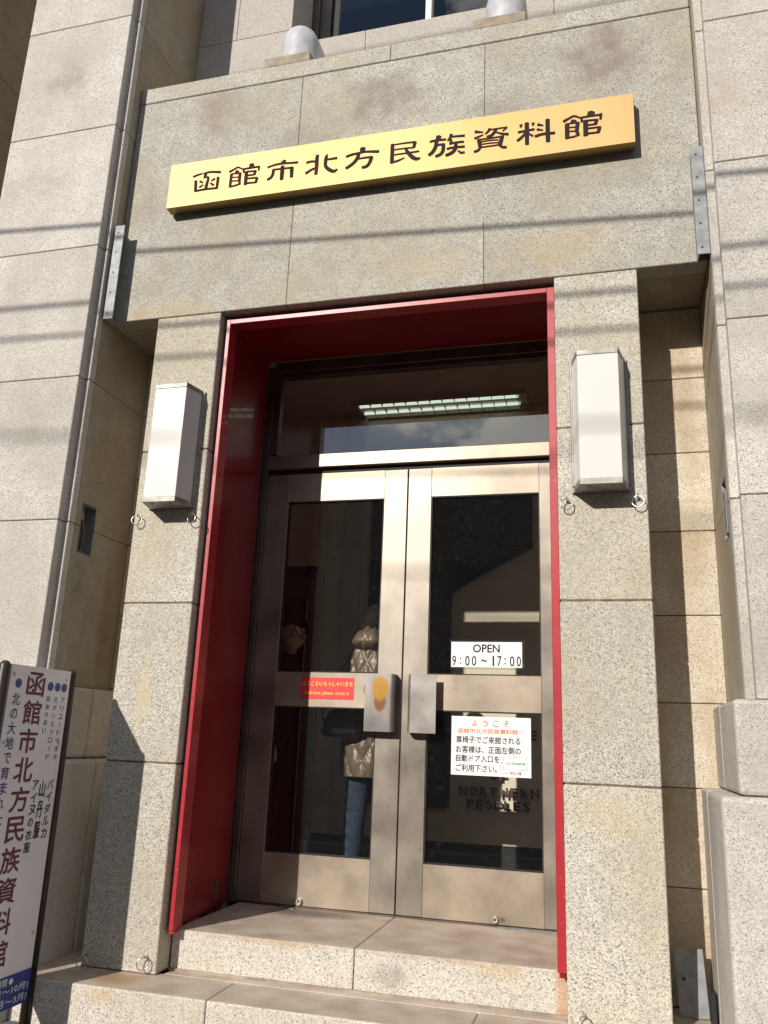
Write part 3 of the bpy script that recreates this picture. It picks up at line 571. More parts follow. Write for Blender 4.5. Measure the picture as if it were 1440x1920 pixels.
def frame_lines(t, name, mat, segs, x0, z1, w, h, y):
    bm = bmesh.new()
    for a, b, c, d in segs:
        X0, X1 = x0 + min(a, c) * w - .0008, x0 + max(a, c) * w + .0008; Z0, Z1 = z1 - max(b, d) * h - .0008, z1 - min(b, d) * h + .0008
        boxbm(X0, X1, y - .0006, y, Z0, Z1, bm=bm)
    return obj(name, bm, mat, t)
frame_lines(c2, 'plan_outline', 'green', [(.66, .67, .66, .75), (.66, .67, .95, .67), (.95, .67, .95, .88), (.95, .88, .84, .88), (.66, .80, .66, .88), (.66, .88, .76, .88)], .276, 1.004, .417, .298, .8380)
frame_lines(c2, 'plan_arrow', 'crimson', [(.625, .77, .625, .94), (.625, .94, .72, .94), (.625, .77, .65, .77), (.64, .755, .645, .785)], .276, 1.004, .417, .298, .8380)
c3 = card('welcome_label', 'red label with yellow welcome text stuck on the left door rail', 'label', -.584, -.272, 1.072, 1.191, .8247, 'redlabel', .0008)
lines(c3, 'lettering', 'yellow', [('ようこそいらっしゃいませ', .03, .975, .17, .40, .02), ('Welcome. please. come in', .06, .91, .62, .84, .01)], -.584, 1.191, .312, .119, .8237)
for x, z, tl in ((.30, 1.03, 'clear tape corner above the top left of the white notice'), (.668, 1.02, 'clear tape corner above the top right of the white notice'), (.292, .69, 'clear tape corner under the bottom left of the white notice'), (.668, .675, 'clear tape corner under the bottom right of the white notice'), (.655, 1.400, 'clear tape corner at the top right of the opening hours card')):
    bm = bmesh.new()
    for a, b, c, d in ((-.009, -.009, .009, -.0078), (-.009, .0078, .009, .009), (-.009, -.0078, -.0078, .0078), (.0078, -.0078, .009, .0078)): boxbm(x + a, x + c, .8402, .8410, z + b, z + d, bm=bm)
    o = obj('tape_corner', bm, 'film'); prop(o, tl, 'tape', 'clear tape corners round the cards')

# ---- gold sign
gs = thing('gold_name_sign', (.035, -.04, 3.711), 'long brushed gold sign with ten dark Japanese characters across the lintel', 'sign')
bm = boxbm(-1.235, 1.305, -.075, -.012, 3.711, 3.997, .0015); o = obj('sign_box', bm, ['gold', 'goldside'], gs)
for f in o.data.polygons: f.material_index = 0 if f.normal.y < -.8 else 1
box('mounting_rail', (-1.1, 1.2, -.0115, 0, 3.76, 3.80), 'darkbronze', gs, 0); box('mounting_rail', (-1.1, 1.2, -.0115, 0, 3.90, 3.94), 'darkbronze', gs, 0)
def stroke(bm, pts, y0, y1):
    """one brush stroke: a flat ribbon of varying width with rounded ends, y0 front, y1 back"""
    P = [Vector((a, 0, b)) for a, b, c in pts]; Wd = [c / 2 * 1.14 for a, b, c in pts]
    Q = []; Wq = []
    for i in range(len(P) - 1):     # smooth the centre line
        p0, p1, p2, p3 = P[max(i - 1, 0)], P[i], P[i + 1], P[min(i + 2, len(P) - 1)]
        for k in range(4):
            t = k / 4; Q.append(.5 * ((2 * p1) + (p2 - p0) * t + (2 * p0 - 5 * p1 + 4 * p2 - p3) * t * t + (3 * p1 - p0 - 3 * p2 + p3) * t ** 3)); Wq.append(Wd[i] * (1 - t) + Wd[i + 1] * t)
    Q.append(P[-1]); Wq.append(Wd[-1]); L, Rr = [], []
    for i, p in enumerate(Q):
        d = (Q[min(i + 1, len(Q) - 1)] - Q[max(i - 1, 0)]).normalized(); nn = Vector((-d.z, 0, d.x)); L.append(p + nn * Wq[i]); Rr.append(p - nn * Wq[i])
    d0 = (Q[0] - Q[1]).normalized(); d1 = (Q[-1] - Q[-2]).normalized()
    poly = L + [Q[-1] + d1 * Wq[-1] * .35] + Rr[::-1] + [Q[0] + d0 * Wq[0] * .35]
    lo = [bm.verts.new((p.x, y0, p.z)) for p in poly]; hi = [bm.verts.new((p.x, y1, p.z)) for p in poly]; n = len(L); m = len(poly)
    def quad(r, a, b, c, d): bm.faces.new([r[x] for x in (a, b, c, d)])
    for r in (lo, hi):
        for i in range(n - 1): quad(r, i, i + 1, m - 2 - (i + 1), m - 2 - i)
        bm.faces.new((r[n - 1], r[n], r[n + 1])); bm.faces.new((r[m - 1], r[0], r[m - 2]))
    for i in range(m): bm.faces.new((lo[i], lo[(i + 1) % m], hi[(i + 1) % m], hi[i]))
for ch in STROKES:
    bm = bmesh.new()
    for i, s in enumerate(ch): stroke(bm, s, -.0775 - .00012 * (i + 1), -.0752)
    obj('character', bm, 'brownink', gs)

# ---- wall lamps
def lamp(cx, label):
    t = thing('wall_lamp', (cx, 0, 1.965), label, 'wall lamp', 'pair of white wall lamps on the pillars')
    bk, fr, d = .120, .088, .138
    def P(e): return [(cx - bk - e, -.004), (cx - fr - e, -d - e), (cx + fr + e, -d - e), (cx + bk + e, -.004)]
    obj('front_pane', prism([(cx - fr + .001, -d), (cx + fr - .001, -d), (cx + fr - .001, -d + .004), (cx - fr + .001, -d + .004)], 1.99, 2.572), 'milk', t)
    for s in (-1, 1):
        a = [(cx + s * (fr + .001), -d), (cx + s * (bk - .002), -.02), (cx + s * (bk - .006), -.02), (cx + s * (fr - .003), -d + .002)]
        obj('side_pane', prism(a if s > 0 else a[::-1], 1.99, 2.572), 'milk', t)
    obj('bottom_cap', prism(P(.003), 1.962, 1.990, .002), 'lampmetal', t); obj('top_cap', prism(P(.003), 2.572, 2.598, .002), 'lampmetal', t)
    box('back_plate', (cx - bk - .008, cx + bk + .008, -.016, -.0005, 1.962, 2.598), 'lampmetal', t, .002)
    for s in (-1, 1): box('edge_strip', (cx + s * (bk + .001) - .004, cx + s * (bk + .001) + .004, -.026, -.0165, 1.99, 2.572), 'lampmetal', t, .001)
    for sx in (-.05, .05): obj('screw', tube([(cx + sx, -.11, 1.9618), (cx + sx, -.11, 1.958)], .006, 10), 'zinc', t)
    return t
lamp(-1.034, 'white wall lamp on the left pillar, beside the red surround'); lamp(1.091, 'white wall lamp on the right pillar, nearer the camera')
def ring(x, z, label, tilt):
    t = thing('iron_ring', (x, 0, z), label, 'ring', 'small metal rings on the pillars')
    pts = []
    for k in range(20):
        a = 2 * math.pi * k / 20; p = Vector((math.sin(a) * .026, 0, -.024 + math.cos(a) * .026)); p.rotate(Matrix.Rotation(tilt, 3, 'Z')); p.rotate(Matrix.Rotation(-.12, 3, 'X')); pts.append(Vector((x, -.026, z)) + p)
    obj('loop', tube(pts, .0026, 8, closed=True), 'chrome', t, True)
    e = [Vector((x, -.003, z - .002)), Vector((x, -.022, z - .001)), Vector((x + .002, -.031, z + .003)), Vector((x, -.030, z + .009)), Vector((x, -.020, z + .006))]
    obj('eye_bolt', tube(e, .003, 8), 'chrome', t, True); obj('bolt_plate', cyl((x, -.0035, z), .008, .003, 'Y', 12), 'lampmetal', t)
for x, z, l, a in ((-1.212, 1.927, 'metal ring below the left corner of the left wall lamp', .3), (-.903, 1.925, 'metal ring right of the left lamp, close to the red surround', -.3),
                   (.938, 1.932, 'metal ring below the right lamp, next to the red surround', .2), (1.243, 1.934, 'metal ring below the right lamp at the outer edge of the pillar', -.2),
                   (-.918, -.095, 'metal ring low on the left pillar, in the sun', .4), (-1.222, -.118, 'metal ring at the shaded foot of the left pillar', .1), (.962, -.118, 'metal ring at the foot of the right pillar', .3)):
    ring(x, z, l, a)
def strip(x0, x1, z0, z1, label, sx):
    t = thing('steel_strip', ((x0 + x1) / 2, -.08, z0), label, 'bracket', 'bolted steel strips at the lintel ends')
    box('plate', (x0, x1, -.088, -.082, z0, z1), 'zinc', t, .001); box('flange', (sx, sx + .005, -.082, -.002, z0, z1), 'zinc', t, 0)
    for k in range(5): obj('bolt', cyl(((x0 + x1) / 2 - .006, -.091, z1 - .045 - k * (z1 - z0 - .08) / 4), .0045, .004, 'Y', 8), 'black', t)
strip(-1.536, -1.478, 3.045, 3.632, 'bolted steel strip at the left end of the lintel', -1.530)
strip(1.548, 1.6035, 3.052, 3.628, 'bolted steel strip at the right end of the lintel', 1.5535)
def slot(x, s, label):
    t = thing('wall_slot_box', (x, .04, 1.75), label, 'recessed box', 'recessed boxes in the pilaster sides')
    xi = x - s * .085; a, b = min(x, xi), max(x, xi); bm = bmesh.new(); th = .003
    boxbm(min(xi, xi + s * th), max(xi, xi + s * th), -.017, .107, 1.752, 2.010, bm=bm)
    x0, x1 = (xi + s * th, x + s * .001); x0, x1 = min(x0, x1), max(x0, x1)
    for d in ((x0, x1, -.017, -.014, 1.752, 2.010), (x0, x1, .104, .107, 1.752, 2.010), (x0, x1, -.014, .104, 1.752, 1.755), (x0, x1, -.014, .104, 2.007, 2.010)): boxbm(*d, bm=bm)
    obj('box_liner', bm, 'zinc', t)
    if s < 0:
        box('bent_plate', (x - .004, x + .001, .01, .075, 1.77, 1.96), 'zinc', t, .001)
        for z in (1.80, 1.87, 1.93): obj('screw', cyl((x - .0055, .04, z), .004, .003, 'X', 8), 'black', t)
    else:
        obj('loose_wire', tube([(x - .01, .01, 1.99), (x - .02, .03, 1.93), (x - .012, .045, 1.86), (x - .03, .06, 1.78), (x - .03, .055, 1.76)], .0025, 6), 'zinc', t)
        box('small_socket', (x - .05, x - .015, -.013, .03, 1.93, 1.98), 'lampmetal', t, .004)
slot(-1.551, 1, 'open metal box sunk in the shaded side of the left pilaster'); slot(1.605, -1, 'metal box with a bent plate in the side of the right pilaster')

# ---- leaning plate and litter in the right recess
lp = thing('leaning_metal_plate', (1.385, .12, -.19), 'pale metal plate leaning at the bottom of the right recess', 'metal plate')
bm = boxbm(-.0575, .0575, -.0025, .0025, 0, .25, .001); bmesh.ops.rotate(bm, verts=bm.verts, cent=(0, 0, 0), matrix=Matrix.Rotation(-.12, 3, 'X') @ Matrix.Rotation(-.05, 3, 'Y'))
bmesh.ops.translate(bm, verts=bm.verts, vec=(1.385, .30, -.164)); obj('plate', bm, 'zinc', lp)
obj('hole', cyl((1.348, .281, -.02), .008, .002, 'Y', 14), 'black', lp)
tag = obj('rubber_stopper', boxbm(1.44, 1.465, .24, .30, -.165, -.05, .004), 'rubber'); prop(tag, 'black rubber stopper behind the leaning metal plate', 'stopper')
bm = bmesh.new(); vs = [bm.verts.new(p) for p in ((1.425, .10, -.162), (1.445, .11, -.155), (1.457, .095, -.163), (1.44, .085, -.153))]; bm.faces.new(vs); bmesh.ops.solidify(bm, geom=bm.faces[:], thickness=.001)
prop(obj('dry_leaf', bm, 'leaf'), 'small brown dry leaf on the floor of the right recess', 'leaf')

# ---- cowls on the porch roof
def cowl(x, label):
    t = thing('vent_cowl', (x, .15, 4.643), label, 'vent cowl', 'round-topped vent cowls on the porch roof')
    bm = bmesh.new(); rings = []
    for k in range(13):
        h = .305 * k / 12; a = max(0, (h - .17) / .135); w = .115 * math.sqrt(max(0.0, 1 - min(a, 1) ** 2)); w = max(w, .004)
        ring = []
        for j in range(13):
            th = math.pi * j / 12; ring.append(bm.verts.new((x - math.cos(th) * w, .145 - math.sin(th) * w * 1.0, 4.714 + h)))
        yb = .145 + .02 + .25 * (1 - (h / .305) ** 1.6); ring.append(bm.verts.new((x + w, yb, 4.714 + h))); ring.insert(0, bm.verts.new((x - w, yb, 4.714 + h))); rings.append(ring)
    for a, b in zip(rings[:-1], rings[1:]):
        for j in range(len(a) - 1): bm.faces.new((a[j], a[j + 1], b[j + 1], b[j]))
        bm.faces.new((a[-1], a[0], b[0], b[-1]))
    bm.faces.new(rings[-1]); bm.faces.new(rings[0][::-1]); obj('hood', bm, 'hood', t, True)
    box('concrete_pad', (x - .165, x + .12, .003, .34, 4.6445, 4.7125), 'concrete', t, .004)
cowl(-.585, 'pale grey round-topped vent cowl left of centre on the porch roof'); cowl(.655, 'pale grey vent cowl at the top edge of the photo, right of the window')
# ---- upper window
uwn = thing('upper_window', (.05, .96, 5.385), 'dark glazed window above the porch with a pale mullion', 'window')
box('frame', (-.850, -.80, .90, 1.0, 5.386, 6.4), 'darkbronze', uwn, .003); box('frame', (-.799, -.72, .93, 1.0, 5.386, 6.4), 'darkbronze', uwn, .003); box('frame', (-.719, -.66, .96, 1.0, 5.386, 6.4), 'rubber', uwn, .002)
box('frame', (-.659, .975, .93, 1.0, 5.386, 5.42), 'darkbronze', uwn, .002)
box('mullion', (.0, .042, .90, .99, 5.421, 6.4), 'paper', uwn, .003); box('glass_pane', (-.659, -.001, .965, .972, 5.421, 6.4), 'winglass', uwn, 0); box('glass_pane', (.043, .975, .965, .972, 5.421, 6.4), 'winglass', uwn, 0)
box('blind', (-.85, .98, 1.2, 1.22, 5.39, 6.4), 'rubber', uwn, 0)

# ================================================================ INSIDE THE LOBBY
struct('lobby_floor', (-2.6, 1.6, .905, 3.4, -.05, .004), 'darkfloor'); struct('lobby_ceiling', (-2.6, 1.6, .905, 3.4, 3.42, 3.46), 'ceil')
struct('lobby_wall', (-1.04, 1.5, 2.40, 2.5, .20, 3.42), 'cream'); struct('skirting_board', (-1.04, 1.5, 2.39, 2.5, .004, .195), 'rubber')
struct('side_wall', (1.40, 1.5, .905, 2.39, .004, 3.42), 'cream'); struct('left_wall', (-2.6, -2.5, .905, 3.4, .004, 3.42), 'cream')
struct('rear_wall', (-2.5, -1.045, 2.9, 3.0, .004, 3.42), 'darkdoor'); struct('door_head_wall', (-2.5, -1.045, 2.40, 2.5, 2.13, 3.42), 'cream')
struct('inner_wall', (-2.6, -.95, .86, .904, -.1, 3.42), 'cream'); struct('inner_wall', (.95, 1.6, .83, .904, -.1, 3.42), 'cream'); struct('inner_wall', (-2.6, 1.6, .80, 1.0, 3.195, 3.5), 'cream')
cw = thing('lobby_column', (-.8, 2.38, 0), 'flat painted column on the lobby wall behind the left door', 'column'); box('shaft', (-.88, -.74, 2.36, 2.3995, .2, 3.41), 'ceil', cw, .003)
ln = thing('dark_doorway', (-1.25, 2.6, 0), 'dark open doorway at the back of the lobby, left', 'doorway')
box('jamb', (-1.10, -1.046, 2.37, 2.52, .004, 2.13), 'ceil', ln, .003); box('lintel_board', (-1.6, -1.101, 2.37, 2.41, 2.08, 2.16), 'darkdoor', ln, .003); box('door_panel', (-1.52, -1.26, 2.62, 2.66, .01, 1.95), 'rubber', ln, .003)
fl = thing('ceiling_light', (-.12, 2.2, 3.36), 'lit twin-tube ceiling light seen through the transom', 'ceiling light')
box('housing', (-.80, .56, 2.09, 2.36, 3.405, 3.419), 'ceil', fl, 0); box('housing_side', (-.80, .56, 2.084, 2.0895, 3.372, 3.419), 'ceil', fl, 0); box('housing_side', (-.80, .56, 2.3605, 2.366, 3.372, 3.419), 'ceil', fl, 0)
for y in (2.155, 2.295): obj('tube', tube([(-.74, y, 3.388), (.50, y, 3.388)], .0115, 10), 'tube', fl)
for k in range(14): box('louvre', (-.742 + k * .095, -.7395 + k * .095, 2.0905, 2.3595, 3.371, 3.398), 'ceil', fl, 0)
# raised letters on the lobby wall
wl = thing('raised_wall_lettering', (.33, 2.38, .45), 'dark raised letters spelling the museum name on the lobby wall', 'lettering')
def wall_line(s, x0, x1, z0, z1):
    adv = (x1 - x0) / len(s)
    for i, ch in enumerate(s):
        if ch == ' ': continue
        bm = bmesh.new(); w = .78 if ch not in 'IM' else (.2 if ch == 'I' else .9)
        text_into(bm, ch, (0, 2.362, 0), (1, 0, 0), (0, 0, 1), x0 + (i + .5 - w / 2) * adv, x0 + (i + .5 + w / 2) * adv, z0, z1, .028, 0, .006)
        obj('letter', bm, 'letter', wl)
for s, a, b, c, d in (('HAKODATE', .06, .60, .90, .965), ('MUSEUM', .13, .53, .80, .862), ('OF', .27, .385, .625, .68), ('NORTHERN', .05, .61, .515, .578), ('PEOPLES', .105, .55, .43, .492)): wall_line(s, a, b, c, d)
# the robe
rb = thing('patterned_robe', (-.2, 2.35, .42), 'dark robe with pale scroll embroidery hung on the lobby wall', 'robe')
def robe_bm():
    out = [(-.66, .45), (-.45, .425), (-.25, .44), (-.10, .415), (-.012, .43), (-.016, 1.2), (-.020, 1.93), (.20, 2.065), (.575, 2.265), (.580, 2.665), (.30, 2.69), (-.10, 2.74), (-.40, 2.76), (-.66, 2.70), (-.665, 1.6)]
    bm = prism(out, 2.352, 2.372, .006, 'Y'); return bm
obj('cloth', robe_bm(), 'cloth', rb)
bmt = bmesh.new(); rr = random.Random(11)
def scroll(cx, cz, s, fx, fz, kind):
    p = []
    if kind == 0:
        for k in range(16): a = k / 15 * 4.6; r = s * (.16 + .34 * (1 - k / 15)); p.append((cx + fx * r * math.cos(a), cz + fz * r * math.sin(a)))
        p.insert(0, (cx + fx * s * .5, cz - fz * s * .5))
    elif kind == 1:
        p = [(cx - fx * s * .5, cz + s * .5 * fz), (cx - fx * s * .48, cz + .1 * s * fz), (cx - fx * s * .3, cz - .05 * s * fz), (cx + fx * s * .25, cz - .06 * s * fz), (cx + fx * s * .45, cz - .2 * s * fz), (cx + fx * s * .48, cz - .5 * s * fz)]
    else:
        p = [(cx - s * .5 * fx, cz), (cx - s * .2 * fx, cz + .02 * fz * s), (cx, cz + s * .25 * fz), (cx + s * .22 * fx, cz + .03 * s * fz), (cx + s * .5 * fx, cz)]
    tube([(a, 2.350, b) for a, b in p], .0022, 4, bmt)
def star(cx, cz, s):
    v = [bmt.verts.new((cx + math.sin(math.pi * k / 4) * (s if k % 2 == 0 else s * .28), 2.348, cz + math.cos(math.pi * k / 4) * (s if k % 2 == 0 else s * .28))) for k in range(8)]; bmt.faces.new(v)
for i in range(5):
    for j in range(17):
        cx = -.59 + i * .13; cz = .55 + j * .13
        scroll(cx, cz, .12, (-1) ** i, (-1) ** j, (i + 2 * j) % 3)
for i in range(4):
    for j in range(5):
        cx = .05 + i * .13; cz = 2.14 + j * .12
        if cz - .06 < 1.95 + (cx + .02) * .54 or cz > 2.64: continue
        scroll(cx, cz, .12, (-1) ** (i + j), (-1) ** i, (2 * i + j) % 3)
for cx, cz in ((.10, 2.50), (.09, 2.34), (.15, 2.17), (.36, 2.42), (.24, 2.36), (-.60, 2.2), (-.62, 1.98), (-.63, 1.78), (-.12, 1.42), (-.25, .9), (-.14, .75)): star(cx, cz, .026)
obj('embroidery', bmt, 'thread', rb)

# ================================================================ PEOPLE BEHIND THE LEFT DOOR
def head_mesh(c, rot, s=1.0):
    c = Vector(c)
    def f(p, u):       # u: unit sphere; face towards -Y, +Z up
        z = u.z; q = p.copy()
        if z < 0: q.x *= 1 - .26 * z * z * 1.4; q.y += -.010 * max(0, -u.y) * -z      # narrower jaw, chin forward
        if u.y < 0 and abs(u.x) < .30 and -.42 < z < .10: q.y -= .016 * (1 - abs(u.x) / .30) * (1 - abs(z + .2) / .32 if abs(z + .2) < .32 else 0)
        if u.y < -.3 and .05 < z < .3 and .12 < abs(u.x) < .5: q.y += .006
        return q
    bm = ell((0, 0, 0), (.070 * s, .092 * s, .114 * s), n=40, f=f)
    for sx in (-1, 1):
        e = ell((sx * .071 * s, .008, -.005), (.010, .020, .031), n=12); me = bpy.data.meshes.new('e'); e.to_mesh(me); e.free(); bm.from_mesh(me)
    # nose and lips
    for cc, r in (((0, -.090 * s, -.020), (.010, .011, .022)), ((0, -.092 * s, -.032), (.014, .010, .009)), ((0, -.088 * s, -.066), (.024, .010, .010))):
        e = ell(cc, r, n=12); me = bpy.data.meshes.new('e'); e.to_mesh(me); e.free(); bm.from_mesh(me)
    for v in bm.verts: v.co = rot @ v.co + c
    return bm
def hand_bm(w, d, side, r=.009, up=Vector((0, 0, 1))):
    """five tapering, bent fingers rooted in a palm; w = wrist, d = unit direction of the hand, side = across the palm"""
    w = Vector(w); d = Vector(d).normalized(); side = Vector(side).normalized(); nn = d.cross(side); bm = bmesh.new()
    tube([w, w + d * .03, w + d * .06, w + d * .085], [.022, .030, .034, .028], 10, bm)
    for k, (o, l) in enumerate(((-.026, .060), (-.009, .072), (.009, .067), (.025, .052))):
        b = w + d * .075 + side * o; tube([b, b + d * l * .45 + nn * .004, b + d * l * .78 + nn * .014, b + d * l + nn * .026], [r, r * .95, r * .85, r * .6], 8, bm)
    b = w + d * .025 - side * .026; tube([b, b - side * .018 + d * .025, b - side * .022 + d * .052 + nn * .01], [.011, .0105, .008], 8, bm)
    return bm
# man, dark coat, leaning, looking out to the right
man = thing('person', (-.97, 1.22, .004), 'smiling person with glasses and short black hair in dark clothes behind the left door', 'person', None)
hc = (-.772, 1.135, 1.462); RH = Matrix.Rotation(math.radians(38), 3, 'Z') @ Matrix.Rotation(math.radians(14), 3, 'X') @ Matrix.Rotation(math.radians(-10), 3, 'Y')
RH = Matrix.Rotation(math.radians(-0), 3, 'Z') @ Matrix.Rotation(math.radians(42), 3, 'Z') @ Matrix.Rotation(math.radians(12), 3, 'Y') @ Matrix.Rotation(math.radians(10), 3, 'X')
J = {'pel': (-1.0, 1.26, .92, .13, .10), 'wst': (-.97, 1.24, 1.06, .12, .095), 'chs': (-.91, 1.21, 1.22, .14, .10), 'nkb': (-.85, 1.18, 1.335, .06, .06), 'nck': (-.80, 1.155, 1.40, .048, .05),
     'sl': (-.76, 1.15, 1.27, .055, .055), 'sr': (-1.04, 1.27, 1.29, .055, .055), 'er': (-1.10, 1.22, 1.02, .04, .04), 'wr': (-1.06, 1.12, .82, .026, .03), 'el': (-.80, 1.12, 1.02, .04, .04), 'wl': (-.835, 1.08, .80, .024, .028),
     'hl': (-.93, 1.24, .88, .09, .09), 'hr': (-1.07, 1.28, .88, .09, .09), 'kl': (-.91, 1.22, .48, .06, .062), 'kr': (-1.08, 1.27, .48, .06, .062), 'al': (-.92, 1.27, .09, .04, .042), 'ar': (-1.09, 1.31, .09, .04, .042), 'tl': (-.90, 1.16, .045, .035, .03), 'tr': (-1.08, 1.2, .045, .035, .03)}
BN = [('pel', 'wst'), ('wst', 'chs'), ('chs', 'nkb'), ('nkb', 'nck'), ('chs', 'sl'), ('chs', 'sr'), ('sl', 'el'), ('el', 'wl'), ('sr', 'er'), ('er', 'wr'), ('pel', 'hl'), ('pel', 'hr'), ('hl', 'kl'), ('hr', 'kr'), ('kl', 'al'), ('kr', 'ar'), ('al', 'tl'), ('ar', 'tr')]
body = fuse([skin_mesh(J, BN, 1, 'pel'), tube([J['nkb'][:3], J['nck'][:3], hc], [.055, .05, .052], 12), head_mesh(hc, RH), hand_bm(J['wl'][:3], (-.05, -.05, -1), (0, -1, .05)), hand_bm(J['wr'][:3], (0, -.05, -1), (0, -1, .05))], .0075, 1)
obj('body', body, 'skin', man, True)
def grow(J, keys, k): return {n: (*J[n][:3], J[n][3] * k + .012, (J[n][4] if len(J[n]) > 4 else J[n][3]) * k + .012) for n in keys}
jk = ['pel', 'wst', 'chs', 'nkb', 'sl', 'sr', 'el', 'wl', 'er', 'wr', 'hl', 'hr']
coatJ = grow(J, jk, 1.1); coatJ['hl'] = (-.93, 1.24, .72, .12, .12); coatJ['hr'] = (-1.07, 1.28, .72, .12, .12); coatJ['wl'] = (-.834, 1.082, .825, .036, .04)
obj('coat', skin_mesh(coatJ, [b for b in BN if b[0] in jk and b[1] in jk], 2, 'pel'), 'jacket', man, True)
obj('coat_collar', fuse([tube([(-.87, 1.19, 1.31), (-.81, 1.16, 1.385)], [.085, .068], 14)], .008, 1), 'jacket', man, True)
trJ = grow(J, ['pel', 'hl', 'hr', 'kl', 'kr', 'al', 'ar'], 1.1); obj('trousers', skin_mesh(trJ, [b for b in BN if b[0] in trJ and b[1] in trJ], 1, 'pel'), 'jacket', man, True)
for a in ('l', 'r'):
    p = Vector(J['a' + a][:3]); q = Vector(J['t' + a][:3]); obj('shoe', fuse([tube([p + Vector((0, .03, -.04)), p + Vector((0, -.03, -.035)), q + Vector((0, -.05, -.01))], [.045, .048, .034], 12)], .008, 1), 'leather', man, True)
def place(R, c, p): return R @ Vector(p) + Vector(c)
def hair_cap(c, R, s, long=False, mat='hair', parent=None):
    def f(p, u):
        if u.y < .0 and u.z < .52: p = p * .86
        return p * (1 + .03 * math.sin(u.x * 23 + u.z * 17) * math.cos(u.y * 19))
    bm = ell((0, .008, .014), (.084 * s, .098 * s, .112 * s), n=32, f=f)
    for v in bm.verts: v.co = R @ v.co + Vector(c)
    return bm
def hair_man():
    bm = bmesh.new(); rr = random.Random(4)
    def f(p, u):
        k = 1.0
        if u.z < .36 + .12 * abs(u.x) and u.y < .05: k = .80
        if u.z < -.15: k = .8
        return p * k
    t = ell((0, .010, .012), (.077, .099, .118), n=48, f=f); me = bpy.data.meshes.new('t'); t.to_mesh(me); t.free(); bm.from_mesh(me)
    for i in range(420):
        a = rr.uniform(-2.6, 2.6); e = rr.uniform(.30, 1.5); u = Vector((math.sin(a) * math.cos(e), -math.cos(a) * math.cos(e), math.sin(e)))
        p = Vector((u.x * .073, .01 + u.y * .094, .012 + u.z * .113)); q = p + u * .006 + Vector((rr.uniform(-.006, .006) + .008, -.012, rr.uniform(-.020, -.004)))
        tube([p, (p + q) / 2 + u * .006, q], [.0028, .0024, .0006], 4, bm)
    for v in bm.verts: v.co = RH @ v.co + Vector(hc)
    return bm
obj('hair', hair_man(), 'hair', man, True)
gl = bmesh.new()
for sx in (-1, 1):
    pts = [place(RH, hc, (sx * .033 + math.copysign(abs(math.cos(a)) ** .5, math.cos(a)) * .024, -.100 + .010 * abs(math.cos(a)) * (1 if math.cos(a) * sx > 0 else 0), .010 + math.copysign(abs(math.sin(a)) ** .55, math.sin(a)) * .0145)) for a in [2 * math.pi * (k + .5) / 24 for k in range(24)]]; tube(pts, .0029, 6, gl, closed=True)
    tube([place(RH, hc, (sx * .056, -.092, .016)), place(RH, hc, (sx * .073, -.045, .014)), place(RH, hc, (sx * .077, .01, .010))], .002, 6, gl)
tube([place(RH, hc, (-.009, -.104, .014)), place(RH, hc, (.009, -.104, .014))], .002, 6, gl); obj('glasses', gl, 'black', man, True)
for sx in (-1, 1):
    obj('eye', ell(place(RH, hc, (sx * .032, -.080, .010)), (.011, .008, .0042), RH, 12), 'black', man, True)
    obj('eyebrow', tube([place(RH, hc, (sx * .016, -.092, .033)), place(RH, hc, (sx * .034, -.090, .037)), place(RH, hc, (sx * .053, -.076, .032))], [.0032, .0036, .002], 6), 'hair', man, True)
obj('mouth', tube([place(RH, hc, (-.026, -.088, -.054)), place(RH, hc, (-.013, -.0975, -.061)), place(RH, hc, (0, -.1005, -.063)), place(RH, hc, (.013, -.0975, -.061)), place(RH, hc, (.026, -.088, -.054))], [.002, .004, .0048, .004, .002], 6), 'lip', man, True)
obj('teeth', tube([place(RH, hc, (-.014, -.0995, -.0605)), place(RH, hc, (0, -.1035, -.0625)), place(RH, hc, (.014, -.0995, -.0605))], [.0018, .0026, .0018], 6), 'teeth', man, True)

# woman, puffer coat, back to the camera
wo_ = thing('person', (-.24, 1.25, .004), 'person seen from behind in a champagne quilted puffer coat and blue jeans', 'person')
hw = (-.275, 1.26, 1.545); RW = Matrix.Rotation(math.radians(170), 3, 'Z')
JW = {'pel': (-.28, 1.27, .88, .115, .10), 'wst': (-.28, 1.26, 1.02, .10, .085), 'chs': (-.28, 1.26, 1.22, .12, .09), 'nkb': (-.28, 1.27, 1.36, .05, .05), 'nck': (-.278, 1.27, 1.43, .042, .042), 'sl': (-.405, 1.26, 1.29, .05, .05), 'sr': (-.165, 1.27, 1.29, .05, .05),
      'el': (-.432, 1.23, 1.06, .035, .038), 'wl': (-.39, 1.36, .90, .022, .026), 'er': (-.14, 1.35, 1.06, .035, .038), 'wr': (-.20, 1.46, .94, .022, .026), 'hl': (-.345, 1.26, .84, .08, .085), 'hr': (-.20, 1.28, .84, .08, .085),
      'kl': (-.355, 1.235, .47, .055, .058), 'kr': (-.19, 1.30, .47, .055, .058), 'al': (-.375, 1.23, .09, .036, .038), 'ar': (-.18, 1.32, .09, .036, .038), 'tl': (-.375, 1.33, .045, .033, .028), 'tr': (-.18, 1.42, .045, .033, .028)}
obj('body', fuse([skin_mesh(JW, BN, 1, 'pel'), tube([JW['nkb'][:3], JW['nck'][:3], hw], [.05, .045, .045], 12), head_mesh(hw, RW, .95), hand_bm(JW['wl'][:3], (.3, .8, -.3), (0, .2, 1), .008), hand_bm(JW['wr'][:3], (-.3, .8, -.3), (0, .2, 1), .008)], .0075, 1), 'skin', wo_, True)
